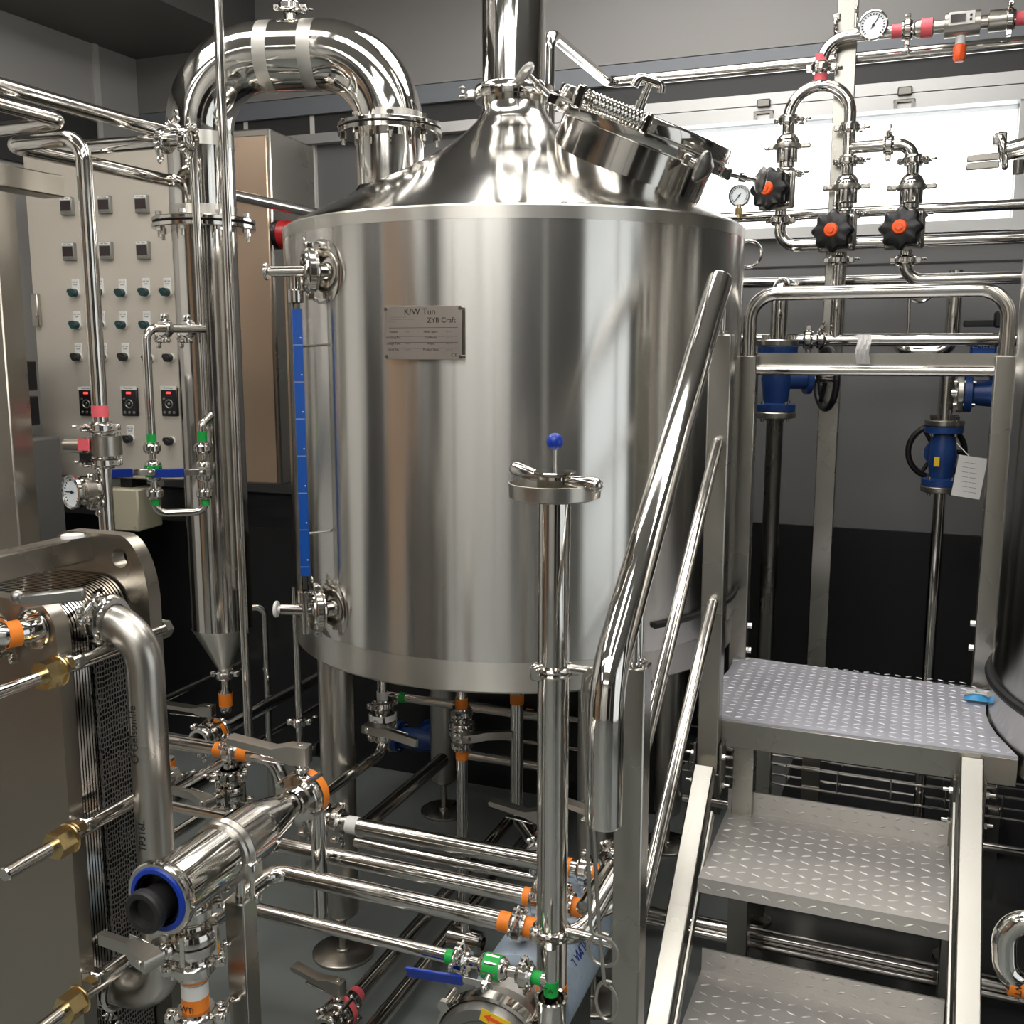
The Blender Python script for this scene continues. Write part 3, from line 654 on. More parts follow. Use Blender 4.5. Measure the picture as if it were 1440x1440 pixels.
# posts and handrail
pxm = -.421
zu = zat(V((pxm, 2.30, 0)), 470)
part(P, 'upper_post', MB().box((pxm, 2.325, (.66+zu)/2), .05, .05, zu-.66, None, .003), 'square')
zl = zat(V((pxm, 1.61, 0)), 940)
part(P, 'lower_post', MB().box((pxm-.006, 1.635, zl/2), .05, .05, zl, None, .003), 'square')
h0 = PX(1012, 396, pxm-.004); h1 = PX(853, 955, pxm-.004); 
hr = part(P, 'handrail', MB().tube([h0+(h0-h1).normalized()*.0, h1, atz(h1, h1.z-.235)], .028, .13, 32, cap=True).ball(h0, .028, (h0-h1), .5).ball(atz(h1, h1.z-.235), .028, Z_, .35), 'mirror', 'polished sloping handrail with downturned end')
def rail_z(y): return h1.z+(h0.z-h1.z)*(y-h1.y)/(h0.y-h1.y)
for y0, zz in ((2.312, zu), (2.336, zu), (1.622, zl), (1.648, zl)):
    part(P, 'rail_support', MB().cyl((pxm, y0, zz-.005), (pxm, y0, rail_z(y0)-.012), .006, n=14).disc((pxm, y0, zz+.004), Z_, .011, .008), 'steel')
for a_, b_ in (((1008, 626), (926, 965)), ((1001, 851), (925, 1180))):
    a = PX(*a_, pxm+.004); b = PX(*b_, pxm+.004); d = (b-a).normalized(); b = a+d*((a.y-1.64)/-d.y)
    part(P, 'middle_rail', MB().cyl(a+d*-.01, b, .0128).ball(a-d*.008, .013), 'steel')
# rear guard rail
GR = thing('guard_rail', 'rounded hoop guard rail on two square posts behind the deck', 'railing', (-.1, PY1, ZP))
gp0, gp1 = PY(1053, 505, 2.855), PY(1414, 502, 2.855)
for i, g in enumerate((gp0, gp1)):
    zt0 = zat(g, 500); part(GR, 'post', MB().box(atz(g, (zt0+ZP-.05)/2), .048, .048, zt0-ZP+.05, None, .003), 'square')
    for py in (878, 912):
        q = atz(g, zat(g, py))+X_*(.024 if i == 0 else -.024); part(GR, 'bolt', MB().hexa(q, X_*(1 if i == 0 else -1), .009, .012), 'steel')
zh = (zat(gp0, 412)+zat(gp1, 408))/2
part(GR, 'hoop', MB().tube([atz(gp0, zat(gp0, 502)), atz(gp0, zh), atz(gp1, zh), atz(gp1, zat(gp1, 502))], .0185, .07, 24), 'steel')
zm = zat(gp0, 520); part(GR, 'middle_rail', MB().cyl(atz(gp0, zm), atz(gp1, zm), .0135), 'steel')
part(GR, 'flat_bar', MB().box((atz(gp0, zm+.028)+atz(gp1, zm+.028))/2+Y_*.024, (gp1-gp0).length+.1, .006, .034), 'square')
tq = PY(1214, 490, 2.83)
ts = MB(); n = 9
vs = [tq+X_*((i/(n-1)-.5)*.034+.0025*math.sin(j*1.3))+Z_*(.035-j*.0125)-Y_*(.004*math.sin(i*2.3+j*1.7)+(.012*math.sin(j*.6))) for j in range(7) for i in range(n)]
ts.add(vs, [(j*n+i, j*n+i+1, (j+1)*n+i+1, (j+1)*n+i) for j in range(6) for i in range(n-1)])
solo('tissue', 'crumpled white tissue hung over the guard rail', 'tissue', ts, 'tissue')
pk = PZ(1374, 984, ZP+.006)
pb = MB(); n = 7
vs = [pk+X_*((i/6-.5)*.058)+Y_*((j/4-.5)*.040)+Z_*(.006+.014*math.sin(PI*i/6)*math.sin(PI*j/4)*k-.003) for k in (1, -.2) for j in range(5) for i in range(n)]
pb.add(vs, [(j*n+i, j*n+i+1, (j+1)*n+i+1, (j+1)*n+i) for j in range(4) for i in range(6)]+[(35+j*n+i, 35+(j+1)*n+i, 35+(j+1)*n+i+1, 35+j*n+i+1) for j in range(4) for i in range(6)])
PK = thing('packet', 'small blue and white packet lying on the deck', 'packet', pk)
part(PK, 'wrapper', pb, 'packet'); part(PK, 'white_panel', MB().box(pk+Y_*.008+Z_*.0165-X_*.002, .048, .024, .0012), 'white'); text(PK, 'S-', .016, pk+Y_*.010+Z_*.0175, Z_, Y_, 'ink')

# ------------------------------------------------------------------ second tank
B2 = thing('mash_tun', 'brewing tank at the edge beside the deck with a black strap round its foot', 'tank', atz(T2, 0))
part(B2, 'shell', MB().lathe([(R2-.02, ZP-.06), (R2, ZP-.05), (R2, ZP+.10), (R2, 1.98)], T2, Z_, 128), 'shell')
part(B2, 'cone_top', MB().lathe([(R2, 1.98), (R2-.02, 1.992), (.40, 2.10), (.20, 2.20), (.09, 2.3)], T2, Z_, 96), 'dome')
part(B2, 'strap', MB().torus(atz(T2, ZP+.10), Z_, R2+.004, .011, 96, 8), 'rubber')
for ang in (-140, -60, 40, 130):
    c = T2+V((math.cos(R(ang)), math.sin(R(ang)), 0))*.56
    lg = part(B2, 'leg', MB().cyl(atz(c, .11), atz(c, ZP-.05), .045), 'satin'); part(lg, 'foot_plate', MB().disc(atz(c, .006), Z_, .082, .012).cyl(atz(c, .01), atz(c, .12), .010), 'satin')

# ------------------------------------------------------------------ lift-rod standpipe in front of the tank
rb = PY(780, 690, 1.655); rr = .0285
Q = thing('standpipe', 'tall vertical pipe with drip tray, twin grips and blue knob in front of tank', 'pipe', atz(rb, zat(rb, 1400)))
zt = zat(rb, 690)
part(Q, 'tube', MB().lathe([(rr, zat(rb, 1400)), (rr, zt)], atz(rb, 0), Z_, 36), 'steel')
part(Q, 'drip_tray', MB().lathe([(0, zt-.014), (.070, zt-.014), (.079, zt-.010), (.080, zt+.014), (.078, zt+.0145), (.076, zt-.008), (0, zt-.010)], atz(rb, 0), Z_, 56), 'satin')
hub = part(Q, 'hub', MB().lathe([(0, zt), (.031, zt), (.031, zt+.026), (.036, zt+.028), (.037, zt+.032), (.036, zt+.034), (0, zt+.034)], atz(rb, 0), Z_, 36), 'steel')
hd = (X_*.93-Y_*.38).normalized()
for k in (-1, 1):
    a = atz(rb, zt+.020)+hd*(k*.028); b = atz(rb, zt+.020+(.010 if k < 0 else -.002))+hd*(k*.088)
    part(Q, 'grip', MB().tube([a, a+(b-a)*.25, b, b+(b-a)*.06], [.008, .0105, .0135, .0125]).ball(b+(b-a)*.05, .0128), 'steel')
part(Q, 'lift_rod', MB().cyl(atz(rb, zt+.03), atz(rb, zt+.088), .0036), 'steel')
part(Q, 'ball_knob', MB().ball(atz(rb, zat(rb, 621)), .0148), 'blue', 'shiny blue ball knob')
for py in (938, 1306):
    z = zat(rb, py); o = part(Q, 'pipe_clip', MB().torus(atz(rb, z), Z_, rr+.004, .005, 36, 8).torus(atz(rb, z-.010), Z_, rr+.004, .004, 36, 8).box(atz(rb, z-.005)-X_*(rr*.8)-Y_*.024, .022, .012, .03, None, .003).cyl(atz(rb, z)-X_*.026-Y_*.034, atz(rb, z)-X_*.026-Y_*.0, .006), 'steel')
    part(o, 'arm', MB().cyl(atz(rb, z)+X_*rr, V((pxm-.03, 1.650, z)), .010), 'steel')
# ------------------------------------------------------------------ plate heat exchanger
from mathutils.geometry import tessellate_polygon
def plate(poly, holes, y0, y1, bev=.002):
    """upright plate in the XZ plane with round holes"""
    mb = MB(); loops = [poly]+[[(x+r*math.cos(-2*PI*i/28), z+r*math.sin(-2*PI*i/28)) for i in range(28)] for x, z, r in holes]
    tri = tessellate_polygon([[V((x, z, 0)) for x, z in l] for l in loops]); flat = [p for l in loops for p in l]; n = len(flat)
    vs = [V((x, y0, z)) for x, z in flat]+[V((x, y1, z)) for x, z in flat]
    fs = [tuple(t) for t in tri]+[tuple(i+n for i in t)[::-1] for t in tri]; o = 0
    for l in loops:
        m = len(l); fs += [(o+i, o+(i+1) % m, o+(i+1) % m+n, o+i+n) for i in range(m)]; o += m
    return mb.add(vs, fs)
def corner(x, z, rx, rz, q, n=9): # q: 'tr' or 'tl'
    r = [(x-rx+rx*math.sin(PI/2*i/n), z-rz+rz*math.cos(PI/2*i/n)) for i in range(n+1)]
    return r if q == 'tr' else [(2*x-a, b) for a, b in r][::-1]
HXX, HY0, HY1 = -1.275, 1.215, 1.395
E_ = thing('heat_exchanger', 'plate heat exchanger with thick steel end plates, brass nuts and carrying bar', 'heat exchanger', (-1.4, 1.3, 0))
fp = [(-1.56, .03)]+[(HXX, .03)]
zf = 1.245
fp = corner(HXX, zf, .045, .055, 'tr')+[(HXX, .12), (-1.60, .12)]+corner(-1.60, zf, .045, .055, 'tl')
part(E_, 'front_plate', plate(fp, [], HY0, HY0+.030), 'plate')
zr = 1.325; RX = -1.243
rp = corner(RX, zr, .062, .125, 'tr', 12)+[(RX, .02), (-1.465, .02)]+corner(-1.465, zr, .05, .06, 'tl')
hc = PY(168, 785, HY1)
part(E_, 'rear_plate', plate(rp, [(hc.x, hc.z, .0175)], HY1, HY1+.030), 'plate')
bc = PY(122, 780, HY1)
part(E_, 'carrying_bar', MB().bar((bc.x-.005, .45, 1.298), (bc.x-.005, HY1+.03, 1.298), .040, .046, X_, .003), 'plate')
part(E_, 'bar_cap', MB().lathe([(0, 0), (.020, 0), (.019, .005), (0, .006)], V((bc.x+.0, HY1-.03, 1.321)), Z_, 28), 'white', 'white oval cap on the carrying bar')
# plate pack: thin pressed plates
pk0, pk1 = HY0+.034, HY1-.004; npl = 22
for i in range(npl):
    y = pk0+(pk1-pk0)*(i+.5)/npl; xo = -1.292; zo = 1.232+.020*(i/npl)
    po = corner(xo, zo, .055, .05, 'tr', 6)+[(xo, .10), (-1.56, .10)]+corner(-1.56, zo, .055, .05, 'tl', 6)
    part(E_, 'pressed_plate', plate(po, [], y-.0024, y+.0016), 'steel')
part(E_, 'gasket_side', MB().box((-1.287, (pk0+pk1)/2+.028, .62), .006, (pk1-pk0)*.62, 1.09), 'pack', 'dark honeycomb edge of the plate pack')
def tie(px, py, nutpx=None, long=.13):
    q = PY(px, py, HY0); 
    o = part(E_, 'tie_rod', MB().cyl(V((q.x, HY0-long, q.z)), V((q.x, HY1+.045, q.z)), .0115).cyl(V((q.x, HY0-long-.003, q.z)), V((q.x, HY0-long, q.z)), .0095, .0115), 'steel')
    part(o, 'nut', MB().hexa(V((q.x, HY0-.036, q.z)), Y_, .024, .034).disc(V((q.x, HY0-.002, q.z)), Y_, .026, .004), 'brass', 'brass nut')
    part(o, 'rear_nut', MB().hexa(V((q.x, HY1+.030, q.z)), Y_, .021, .018), 'steel')
for p_ in ((82, 943), (98, 1178), (112, 1405)): tie(*p_)
# side rods outside the plates, seen right of the pack
for py0, py1 in ((925, 893), (1160, 1118), (1388, 1345)):
    a = PX(120, py0, HXX+.028); b = V((a.x, HY1, a.z))
    part(E_, 'tie_bolt', MB().cyl(V((a.x, HY0-.0, a.z)), V((a.x, HY1+.04, a.z)), .0095).hexa(V((a.x, HY1+.03, a.z)), Y_, .017, .016).box(V((a.x-.012, HY0+.012, a.z)), .045, .022, .022, None, .004), 'steel')
bk = PY(62, 833, HY0-.01)
part(E_, 'plate_hook', MB().bar(V((bk.x-.03, HY0-.03, bk.z-.012)), V((bk.x+.055, HY0+.02, bk.z-.004)), .02, .018, Z_, .003).ball(V((bk.x-.033, HY0-.032, bk.z-.006)), .012), 'castiron')
# port on the front plate with elbow running out of frame
q = PY(45, 884, HY0); XP = q.x
FP = thing('elbow_pipe', 'short port elbow with orange tape on the front of the heat exchanger', 'pipe', q)
part(FP, 'port_ring', MB().disc(V((q.x+.006, HY0-.004, q.z)), Y_, .034, .006), 'steel')
part(FP, 'tube', MB().tube([V((q.x+.004, HY0, q.z)), V((q.x, HY0-.045, q.z)), V((q.x-.2, HY0-.045, q.z-.002))], .0195, .036), 'mirror')
tape(FP, V((q.x-.008, HY0-.045, q.z)), V((q.x+.000, HY0-.026, q.z)), .0203, 'orange')
clamp(FP, V((q.x-.040, HY0-.045, q.z)), X_, .0195, -Z_); tape(FP, V((q.x-.075, HY0-.045, q.z)), V((q.x-.055, HY0-.045, q.z)), .0195, 'orange')
text(FP, 'WTI', .011, V((q.x-.064, HY0-.0665, q.z+.004)), -Y_, Z_)
# side pipe looping from upper to lower port
yy = HY0+.095
a, b, c, d = PY(150, 873, yy), PY(212, 880, yy), PY(221, 1402, yy), PY(165, 1402, yy)
xm = (b.x+c.x)/2
LP = thing('heat_exchanger_pipe', 'thick printed pipe looping from upper to lower side port of heat exchanger', 'pipe', V((xm, yy, c.z)))
rp_ = .031
part(LP, 'tube', MB().tube([V((-1.30, yy, a.z)), V((xm, yy, a.z)), V((xm, yy, c.z)), V((-1.30, yy, c.z))], rp_, .075, 32), 'satin')
for zz in (a.z, c.z): clamp(LP, V((a.x+.004 if zz == a.z else d.x, yy, zz)), X_, rp_, Z_*(1 if zz == a.z else -1)-Y_*.7)
text(LP, 'O Gelsonlife', .020, V((xm-.004, yy-rp_-.0005, zat(V((xm, yy, 0)), 1025))), -Y_+X_*.1, -X_, 'ink', 'printing')
text(LP, 'TP316L', .018, V((xm+.001, yy-rp_-.0005, zat(V((xm, yy, 0)), 1165))), -Y_+X_*.1, -X_, 'ink', 'printing')

# ------------------------------------------------------------------ strainer
sn = PD(226, 1262, 1.45); sf = PX(408, 1108, sn.x); sl = sf.y-sn.y; sr = .046
SF = thing('strainer_housing', 'polished pipe strainer lying level, open end with blue gasket and black plug', 'strainer', V((sn.x, sn.y, sn.z-sr)))
part(SF, 'housing', MB().lathe([(sr-.004, .02), (sr-.004, 0), (sr, 0), (sr, sl*.66), (sr-.001, sl*.70), (.0235, sl*.97), (.021, sl)], sn, Y_, 56), 'mirror')
part(SF, 'end_ferrule', MB().lathe([(sr-.003, -.006), (sr+.006, -.006), (sr+.008, -.004), (sr+.008, .006), (sr+.004, .012), (sr, .018)], sn, Y_, 56), 'steel')
part(SF, 'gasket', MB().lathe([(sr-.0065, -.004), (sr-.0065, -.009), (sr-.0005, -.009), (sr+.0015, -.007), (sr+.0015, -.004)], sn, Y_, 56), 'blue', 'blue end gasket')
pl = sn+V((-.007, -.012, -.010))
part(SF, 'inner_sleeve', MB().lathe([(0, .012), (sr-.009, .012), (sr-.009, -.003), (sr-.011, -.004)], sn, Y_, 48), 'black')
part(SF, 'plug', MB().lathe([(.0, .03), (.026, .03), (.027, -.004), (.0315, -.006), (.0315, -.016), (.029, -.019), (.0215, -.019), (.019, -.006), (.006, -.004), (0, -.003)], pl, Y_, 44), 'rubber', 'black plug with dished face')
cp = V((sn.x, sn.y+sl*.44, sn.z))
bd = part(SF, 'band_clamp', MB().lathe([(sr, -.012), (sr+.004, -.012), (sr+.006, -.008), (sr+.003, 0), (sr+.006, .008), (sr+.004, .012), (sr, .012)], cp, Y_, 52), 'satin')
q = cp+X_*(sr+.008)-Z_*.018
part(bd, 'latch', MB().box(q, .018, .026, .030, None, .003).cyl(q-Y_*.005+Z_*.02, q-Y_*.005-Z_*.045, .0035).ball(q-Z_*.045+X_*.006, .009, X_, .45).ball(q-Z_*.040-X_*.008, .009, X_, .45), 'steel')
# support post
sp = V((sn.x+.012, sn.y+sl*.50, 0)); zs = zat(sp, 1262)
SP = thing('support_post', 'square steel post on the floor carrying the strainer', 'post', atz(sp, 0))
part(SP, 'post', MB().box(atz(sp, zs/2+.002), .036, .036, zs-.004, None, .002), 'square'); part(SP, 'rod', MB().cyl(atz(sp, zs), atz(sp, sn.z-sr+.004), .0085), 'steel')
part(SP, 'foot_plate', MB().box(atz(sp, .005), .09, .09, .010, None, .002), 'square')
# valve at the far end
va = V((sn.x, sf.y+.035, sn.z))
butterfly('butterfly valve at narrow end of strainer, orange tape, handle toward heat exchanger', va, Y_, .0225, Z_, -X_*1-Y_*.12, .135, 'orange', ends=False, w=.026)
# drop outlet with valve and sight tape
yo = sn.y+.085; o1 = PY(268, 1276, yo); ov = V((o1.x, yo, 0))
DP = pipe('drop_pipe', 'short vertical outlet under the strainer with three orange tapes', [atz(ov, sn.z-sr+.006), atz(ov, zat(ov, 1440)-.2)], .0195, clamps=[(atz(ov, zat(ov, 1428)), Z_, X_*.7+Y_*.3)], tapes=[(atz(ov, zat(ov, 1274)), Z_, .012, 'orange'), (atz(ov, zat(ov, 1364)), Z_, .014, 'orange'), (atz(ov, zat(ov, 1388)), Z_, .011, 'whitetape'), (atz(ov, zat(ov, 1408)), Z_, .013, 'orange')])
for py in (1366, 1409): text(DP, 'WTI', .0135, atz(ov, zat(ov, py))-Y_*.0215+X_*.001, -Y_, Z_)
text(DP, 'WT', .0135, atz(ov, zat(ov, 1275))-Y_*.0215+X_*.006, -Y_+X_*.3, Z_)
bv = atz(ov, zat(ov, 1318))
butterfly('butterfly valve below the strainer with bar handle toward heat exchanger', bv, Z_, .0195, -Y_*.95-X_*.30, -X_, .105, None, w=.019)
sc = atz(ov, zat(ov, 1368))
SC = thing('sample_cock', 'small bent sample cock on the outlet below strainer', 'valve', sc-X_*.06)
part(SC, 'elbow', MB().tube([sc-X_*.015, sc-X_*.048-Y_*.012, sc-X_*.050-Y_*.016+Z_*.05], .012, .022), 'mirror'); part(SC, 'ferrule', MB().disc(sc-X_*.030-Y_*.005, X_*.95+Y_*.3, .016, .008), 'steel')

# ------------------------------------------------------------------ control cabinet
cr = V((-2.207, 3.20, 0)); ca = R(-7)
cu = V((math.cos(ca), -math.sin(ca), 0)); cu = V((math.cos(R(7)), math.sin(R(7)), 0)); cn = V((cu.y, -cu.x, 0))     # along the front, out of the front
def PC(px, py, out=0.): return PP(px, py, cr+cn*out, cn)
zt_c, zb_c = zat(cr, 178), zat(cr, 683)
lft = PC(48, 450); cw = (cr-atz(lft, 0)).dot(cu)
CAB = thing('control_cabinet', 'steel electrical cabinet with displays, rotary switches and drive keypads', 'cabinet', atz(cr-cu*(cw/2)-cn*.15, zb_c))
cz = (zt_c+zb_c)/2; chh = zt_c-zb_c
part(CAB, 'case', MB().box(atz(cr-cu*(cw/2)-cn*.20, cz), cw, .36, chh, (cu, cn, Z_), .006), 'satin')
dw = cw*.70
part(CAB, 'instrument_door', MB().box(atz(cr-cu*(cw-dw/2)-cn*.008, cz-.01), dw-.006, .022, chh-.035, (cu, cn, Z_), .004), 'panel', 'pale steel instrument door')
part(CAB, 'side_door', MB().box(atz(cr-cu*((cw-dw)/2)-cn*.008, cz-.01), cw-dw-.008, .022, chh-.035, (cu, cn, Z_), .004), mat('warm_panel_steel', (.60, .46, .34), 1, .36, noise=.06, nscale=3), 'warm toned blank door')  # orange reflection put into the door's base colour
lk = PC(51, 436, .014); part(CAB, 'door_lock', MB().box(lk, .030, .020, .125, (cu, cn, Z_), .003).cyl(lk+cn*.008-Z_*.02, lk+cn*.013-Z_*.02, .010), 'satin')
for px, py in ((95, 290), (148, 288), (200, 287), (98, 354), (150, 353), (202, 352)):
    c = PC(px, py, .010)
    o = part(CAB, 'temperature_display', MB().box(c, .052, .024, .066, (cu, cn, Z_), .003), 'greyplastic', 'grey display unit with dark screen')
    part(o, 'screen', MB().box(c+cn*.0125-Z_*.001, .044, .002, .036, (cu, cn, Z_)), 'screen')
    part(o, 'keys', MB().box(c+cn*.0125-Z_*.022, .040, .002, .010, (cu, cn, Z_), .001), 'castiron')
    part(o, 'name_strip', MB().box(c+cn*.0125+Z_*.026, .046, .002, .010, (cu, cn, Z_)), 'whitetape'); text(o, 'HLT Temp', .007, c+cn*.0138+Z_*.026, cn, Z_)
def selector(px, py, m, tagged=True):
    c = PC(px, py, .004)
    o = part(CAB, 'rotary_switch', MB().cyl(c-cn*.004, c+cn*.008, .0175).box(c+Z_*.022, .032, .003, .060, (cu, cn, Z_), .001) if tagged else MB().cyl(c-cn*.004, c+cn*.008, .0175), 'white', 'rotary switch on white tag' if tagged else 'rotary switch')
    part(o, 'knob', MB().cyl(c+cn*.008, c+cn*.030, .0155).bar(c+cn*.026-(cu*.7-Z_*.35).normalized()*.021, c+cn*.026+(cu*.7-Z_*.35).normalized()*.016, .011, .016, cn, .003), m)
    if tagged: text(o, 'OFF  ON', .0065, c+Z_*.040+cn*.002, cn, Z_); text(o, 'PUMP', .0065, c+Z_*.030+cn*.002, cn, Z_)
for px, py in ((107, 412), (141, 411), (173, 412), (206, 411), (236, 411), (109, 457), (143, 457), (174, 457), (207, 457)): selector(px, py, 'teal')
for px, py in ((111, 502), (146, 502), (177, 502), (184, 617)): selector(px, py, 'black')
for px, py in ((211, 504), (240, 503), (241, 620)): selector(px, py, 'black', False)
for px, py in ((123, 565), (183, 565), (239, 565)):
    c = PC(px, py, .008)
    o = part(CAB, 'drive_keypad', MB().box(c, .068, .014, .108, (cu, cn, Z_), .003), 'black', 'black drive keypad')
    part(o, 'name_strip', MB().box(c+cn*.006+Z_*.052, .068, .004, .014, (cu, cn, Z_)), 'whitetape'); text(o, 'Wort Pump', .008, c+cn*.0085+Z_*.052, cn, Z_)
    part(o, 'red_digits', MB().box(c+cn*.0075+Z_*.034, .020, .001, .008, (cu, cn, Z_)), 'led')
    part(o, 'key_ring', MB().torus(c+cn*.0075-Z_*.008, cn, .015, .003, 24, 6), 'castiron')
    for dx, dz in ((0, -.008), (-.02, .012), (-.02, -.040), (0, -.040), (.02, -.040)): part(o, 'key', MB().disc(c+cn*.008+cu*dx+Z_*dz, cn, .0055, .003, .001, 14), 'castiron')
ap = V((cr.x, cr.y, 0))-cn*.055
az = zat(ap, 330)
AL = thing('warning_light', 'round red warning lamp on the side of the control cabinet', 'lamp', atz(ap, az)+cu*.004)
part(AL, 'base', MB().cyl(atz(ap, az)-cu*.01, atz(ap, az)+cu*.014, .052), 'black'); part(AL, 'dome', MB().lathe([(.05, 0), (.05, .035), (.042, .055), (.02, .066), (0, .068)], atz(ap, az)+cu*.014, cu, 32), 'red', 'red dome')
jb = PC(200, 712, .02)
JB = thing('junction_box', 'small cream plastic box hanging under the control cabinet', 'box', jb-Z_*.09)
jw = .145; jc = PC(186, 713, -.05)
part(JB, 'case', MB().box(jc, .165, .16, .165, (cu, cn, Z_), .006), 'cream'); part(JB, 'hanger', MB().box(jc+Z_*.10-cn*.02, .05, .10, .08, (cu, cn, Z_)), 'black'); part(JB, 'screw', MB().disc(jc+cn*.081+cu*.065-Z_*.065, cn, .006, .004, .001, 14), 'satin')
# cabinet stand in the dark corner below
# ------------------------------------------------------------------ steel frame and white unit at the edge
fx = -2.03
f0 = PX(12, 500, fx)
FR = thing('steel_frame', 'tall square steel frame post with crossbar at edge near control cabinet', 'frame', (fx, f0.y, 0))
hz = zat(V((fx, f0.y, 0)), 247)
part(FR, 'post', MB().box((fx-.010, f0.y, hz/2-.02), .07, .065, hz-.03, None, .003), 'plate')
e1 = PX(80, 252, fx)
part(FR, 'crossbar', MB().box((fx-.010, (e1.y+f0.y-.5)/2, hz), .07, e1.y-(f0.y-.5), .052, None, .003), 'plate')
part(FR, 'foot_plate', MB().box((fx-.010, f0.y, .006), .12, .12, .012), 'square')
wu = V((-2.75, 2.02, 0))
WU = thing('chiller_unit', 'white machine with louvred vent behind the steel frame post', 'machine', wu)
part(WU, 'case', MB().box(wu+Z_*.58, .5, .45, 1.16, None, .01), 'white')
part(WU, 'top_case', MB().box(wu+Z_*1.36, .5, .42, .38, None, .01), 'alu')
for k in range(9): part(WU, 'louvre', MB().box(wu+V((.252, 0, 1.24+k*.016)), .004, .30, .008), 'black')
cab2 = V((-3.25, 2.86, 0))
SH = thing('rack_unit', 'low grey rack with black boxes showing behind cabinet edge', 'rack', cab2)
part(SH, 'case', MB().box(cab2+Z_*.66, .40, .28, 1.32, None, .01), 'soffit')
for k in range(2): part(SH, 'black_box', MB().box(cab2+V((.02, -.05, 1.42+k*.13)), .30, .25, .11, None, .004), 'black')

# ------------------------------------------------------------------ overhead and upright pipes by the column
zp = 2.25; p0_, p1_ = PZ(0, 135, zp), PZ(246, 190, zp); xx = p1_.x
pipe('overhead_pipe', 'straight overhead pipe running from the edge to a clamp at the column', [V((xx, p0_.y-.4, zp)), V((xx, p1_.y, zp))], .0185, clamps=[(V((xx, p1_.y, zp)), Y_, -X_*.6+Z_)], cat='pipe')
qv = PD(133, 460, 2.5); zq = zat(qv, 193)
lx = PY(8, 205, qv.y).x
ce = PX(240, 246, lx)
pipe('riser_pipe', 'upright pipe in front of the control cabinet with elbowed top', [atz(qv, zat(qv, 1060)), atz(qv, zq), V((lx, qv.y, zq)), V((lx, PX(452, 287, lx).y, zq))], .019, .055, clamps=[(atz(qv, zat(qv, 601)), Z_, -X_-Y_*.4), (atz(qv, zat(qv, 650)), Z_, -X_-Y_*.4)], tapes=[(atz(qv, zat(qv, 578))-X_*.0, Z_, .014, 'pink')])
z4 = zat(atz(qv+Y_*.30, 0), 199)
e2 = PY(245, 197, qv.y+.32); e3 = PY(120, 207, qv.y+.32)
pipe('cross_pipe', 'short level pipe behind the elbow joining the column clamp', [V((e3.x-.18, e2.y, e2.z)), V((e2.x+.02, e2.y, e2.z))], .0195, clamps=[(V((e2.x-.03, e2.y, e2.z)), X_, -Y_-Z_*.5), (V((e2.x+.045, e2.y, e2.z)), X_, -Y_-Z_)])
b1 = PZ(0, 148, 2.16); b2 = PZ(93, 171, 2.16)
pipe('bent_pipe', 'overhead pipe under the long one turning back on itself at the elbow', [V((b2.x, b1.y-.4, 2.16)), V((b2.x, b2.y, 2.16)), V((b2.x-.6, b2.y+.02, 2.16))], .016, .05)
# flow switch on the riser
fs = atz(qv, zat(qv, 626))
FS = thing('flow_switch', 'ribbed sensor body with pink tape on the upright pipe by the cabinet', 'sensor', fs-Z_*.03)
part(FS, 'body', MB().lathe([(.019, -.026), (.040, -.024), (.040, .024), (.019, .026)], fs+X_*.012, Z_, 10), 'satin')
for k in range(6):
    a = k*PI/3; part(FS, 'bolt', MB().cyl(fs+X_*.012+V((math.cos(a)*.034, math.sin(a)*.034, -.032)), fs+X_*.012+V((math.cos(a)*.034, math.sin(a)*.034, .032)), .004, n=10), 'steel')
part(FS, 'cap', MB().cyl(fs-X_*.035-Y_*.02, fs-X_*.085-Y_*.03, .019), 'satin'); part(FS, 'plug', MB().box(fs-X_*.02-Y_*.038-Z_*.028, .026, .01, .022), 'black')
part(FS, 'tape_band', MB().box(fs-X_*.02-Y_*.040+Z_*.004, .036, .004, .030, (X_, Y_, Z_), .001), 'pink', 'pink tape')
tg = atz(qv, zat(qv, 690))
td = (tocam*.80-side*.60+Z_*.02).normalized(); tf = PD(102, 692, depth(tg)-.075)
TG = thing('thermometer', 'round dial thermometer clamped to the upright pipe by the cabinet', 'thermometer', tf)
part(TG, 'stem', MB().cyl(tg, tf-td*.02, .013).cyl(tf-td*.05, tf-td*.012, .031, .036), 'satin')
clamp(TG, tg+(tf-tg)*.42, (tf-tg).normalized(), .018, -Z_)
gauge(TG, tf, td, .042, .02, needle=-1.6)
# thin tall tube
tt = PD(325, 450, 2.66)
pipe('thin_tube', 'thin straight tube running from the ceiling past the column flange', [atz(tt, zat(tt, 1068)), atz(tt, 3.3)], .0118)
t2 = PD(283, 450, 2.86); ztop = zat(t2, 196)
bb = PD(258, 192, 2.80)
pipe('drain_tube', 'thin tube bending down from the clamp along the column face', [V((bb.x, bb.y, ztop)), atz(t2, ztop), atz(t2, zat(t2, 600))], .0105, .03)
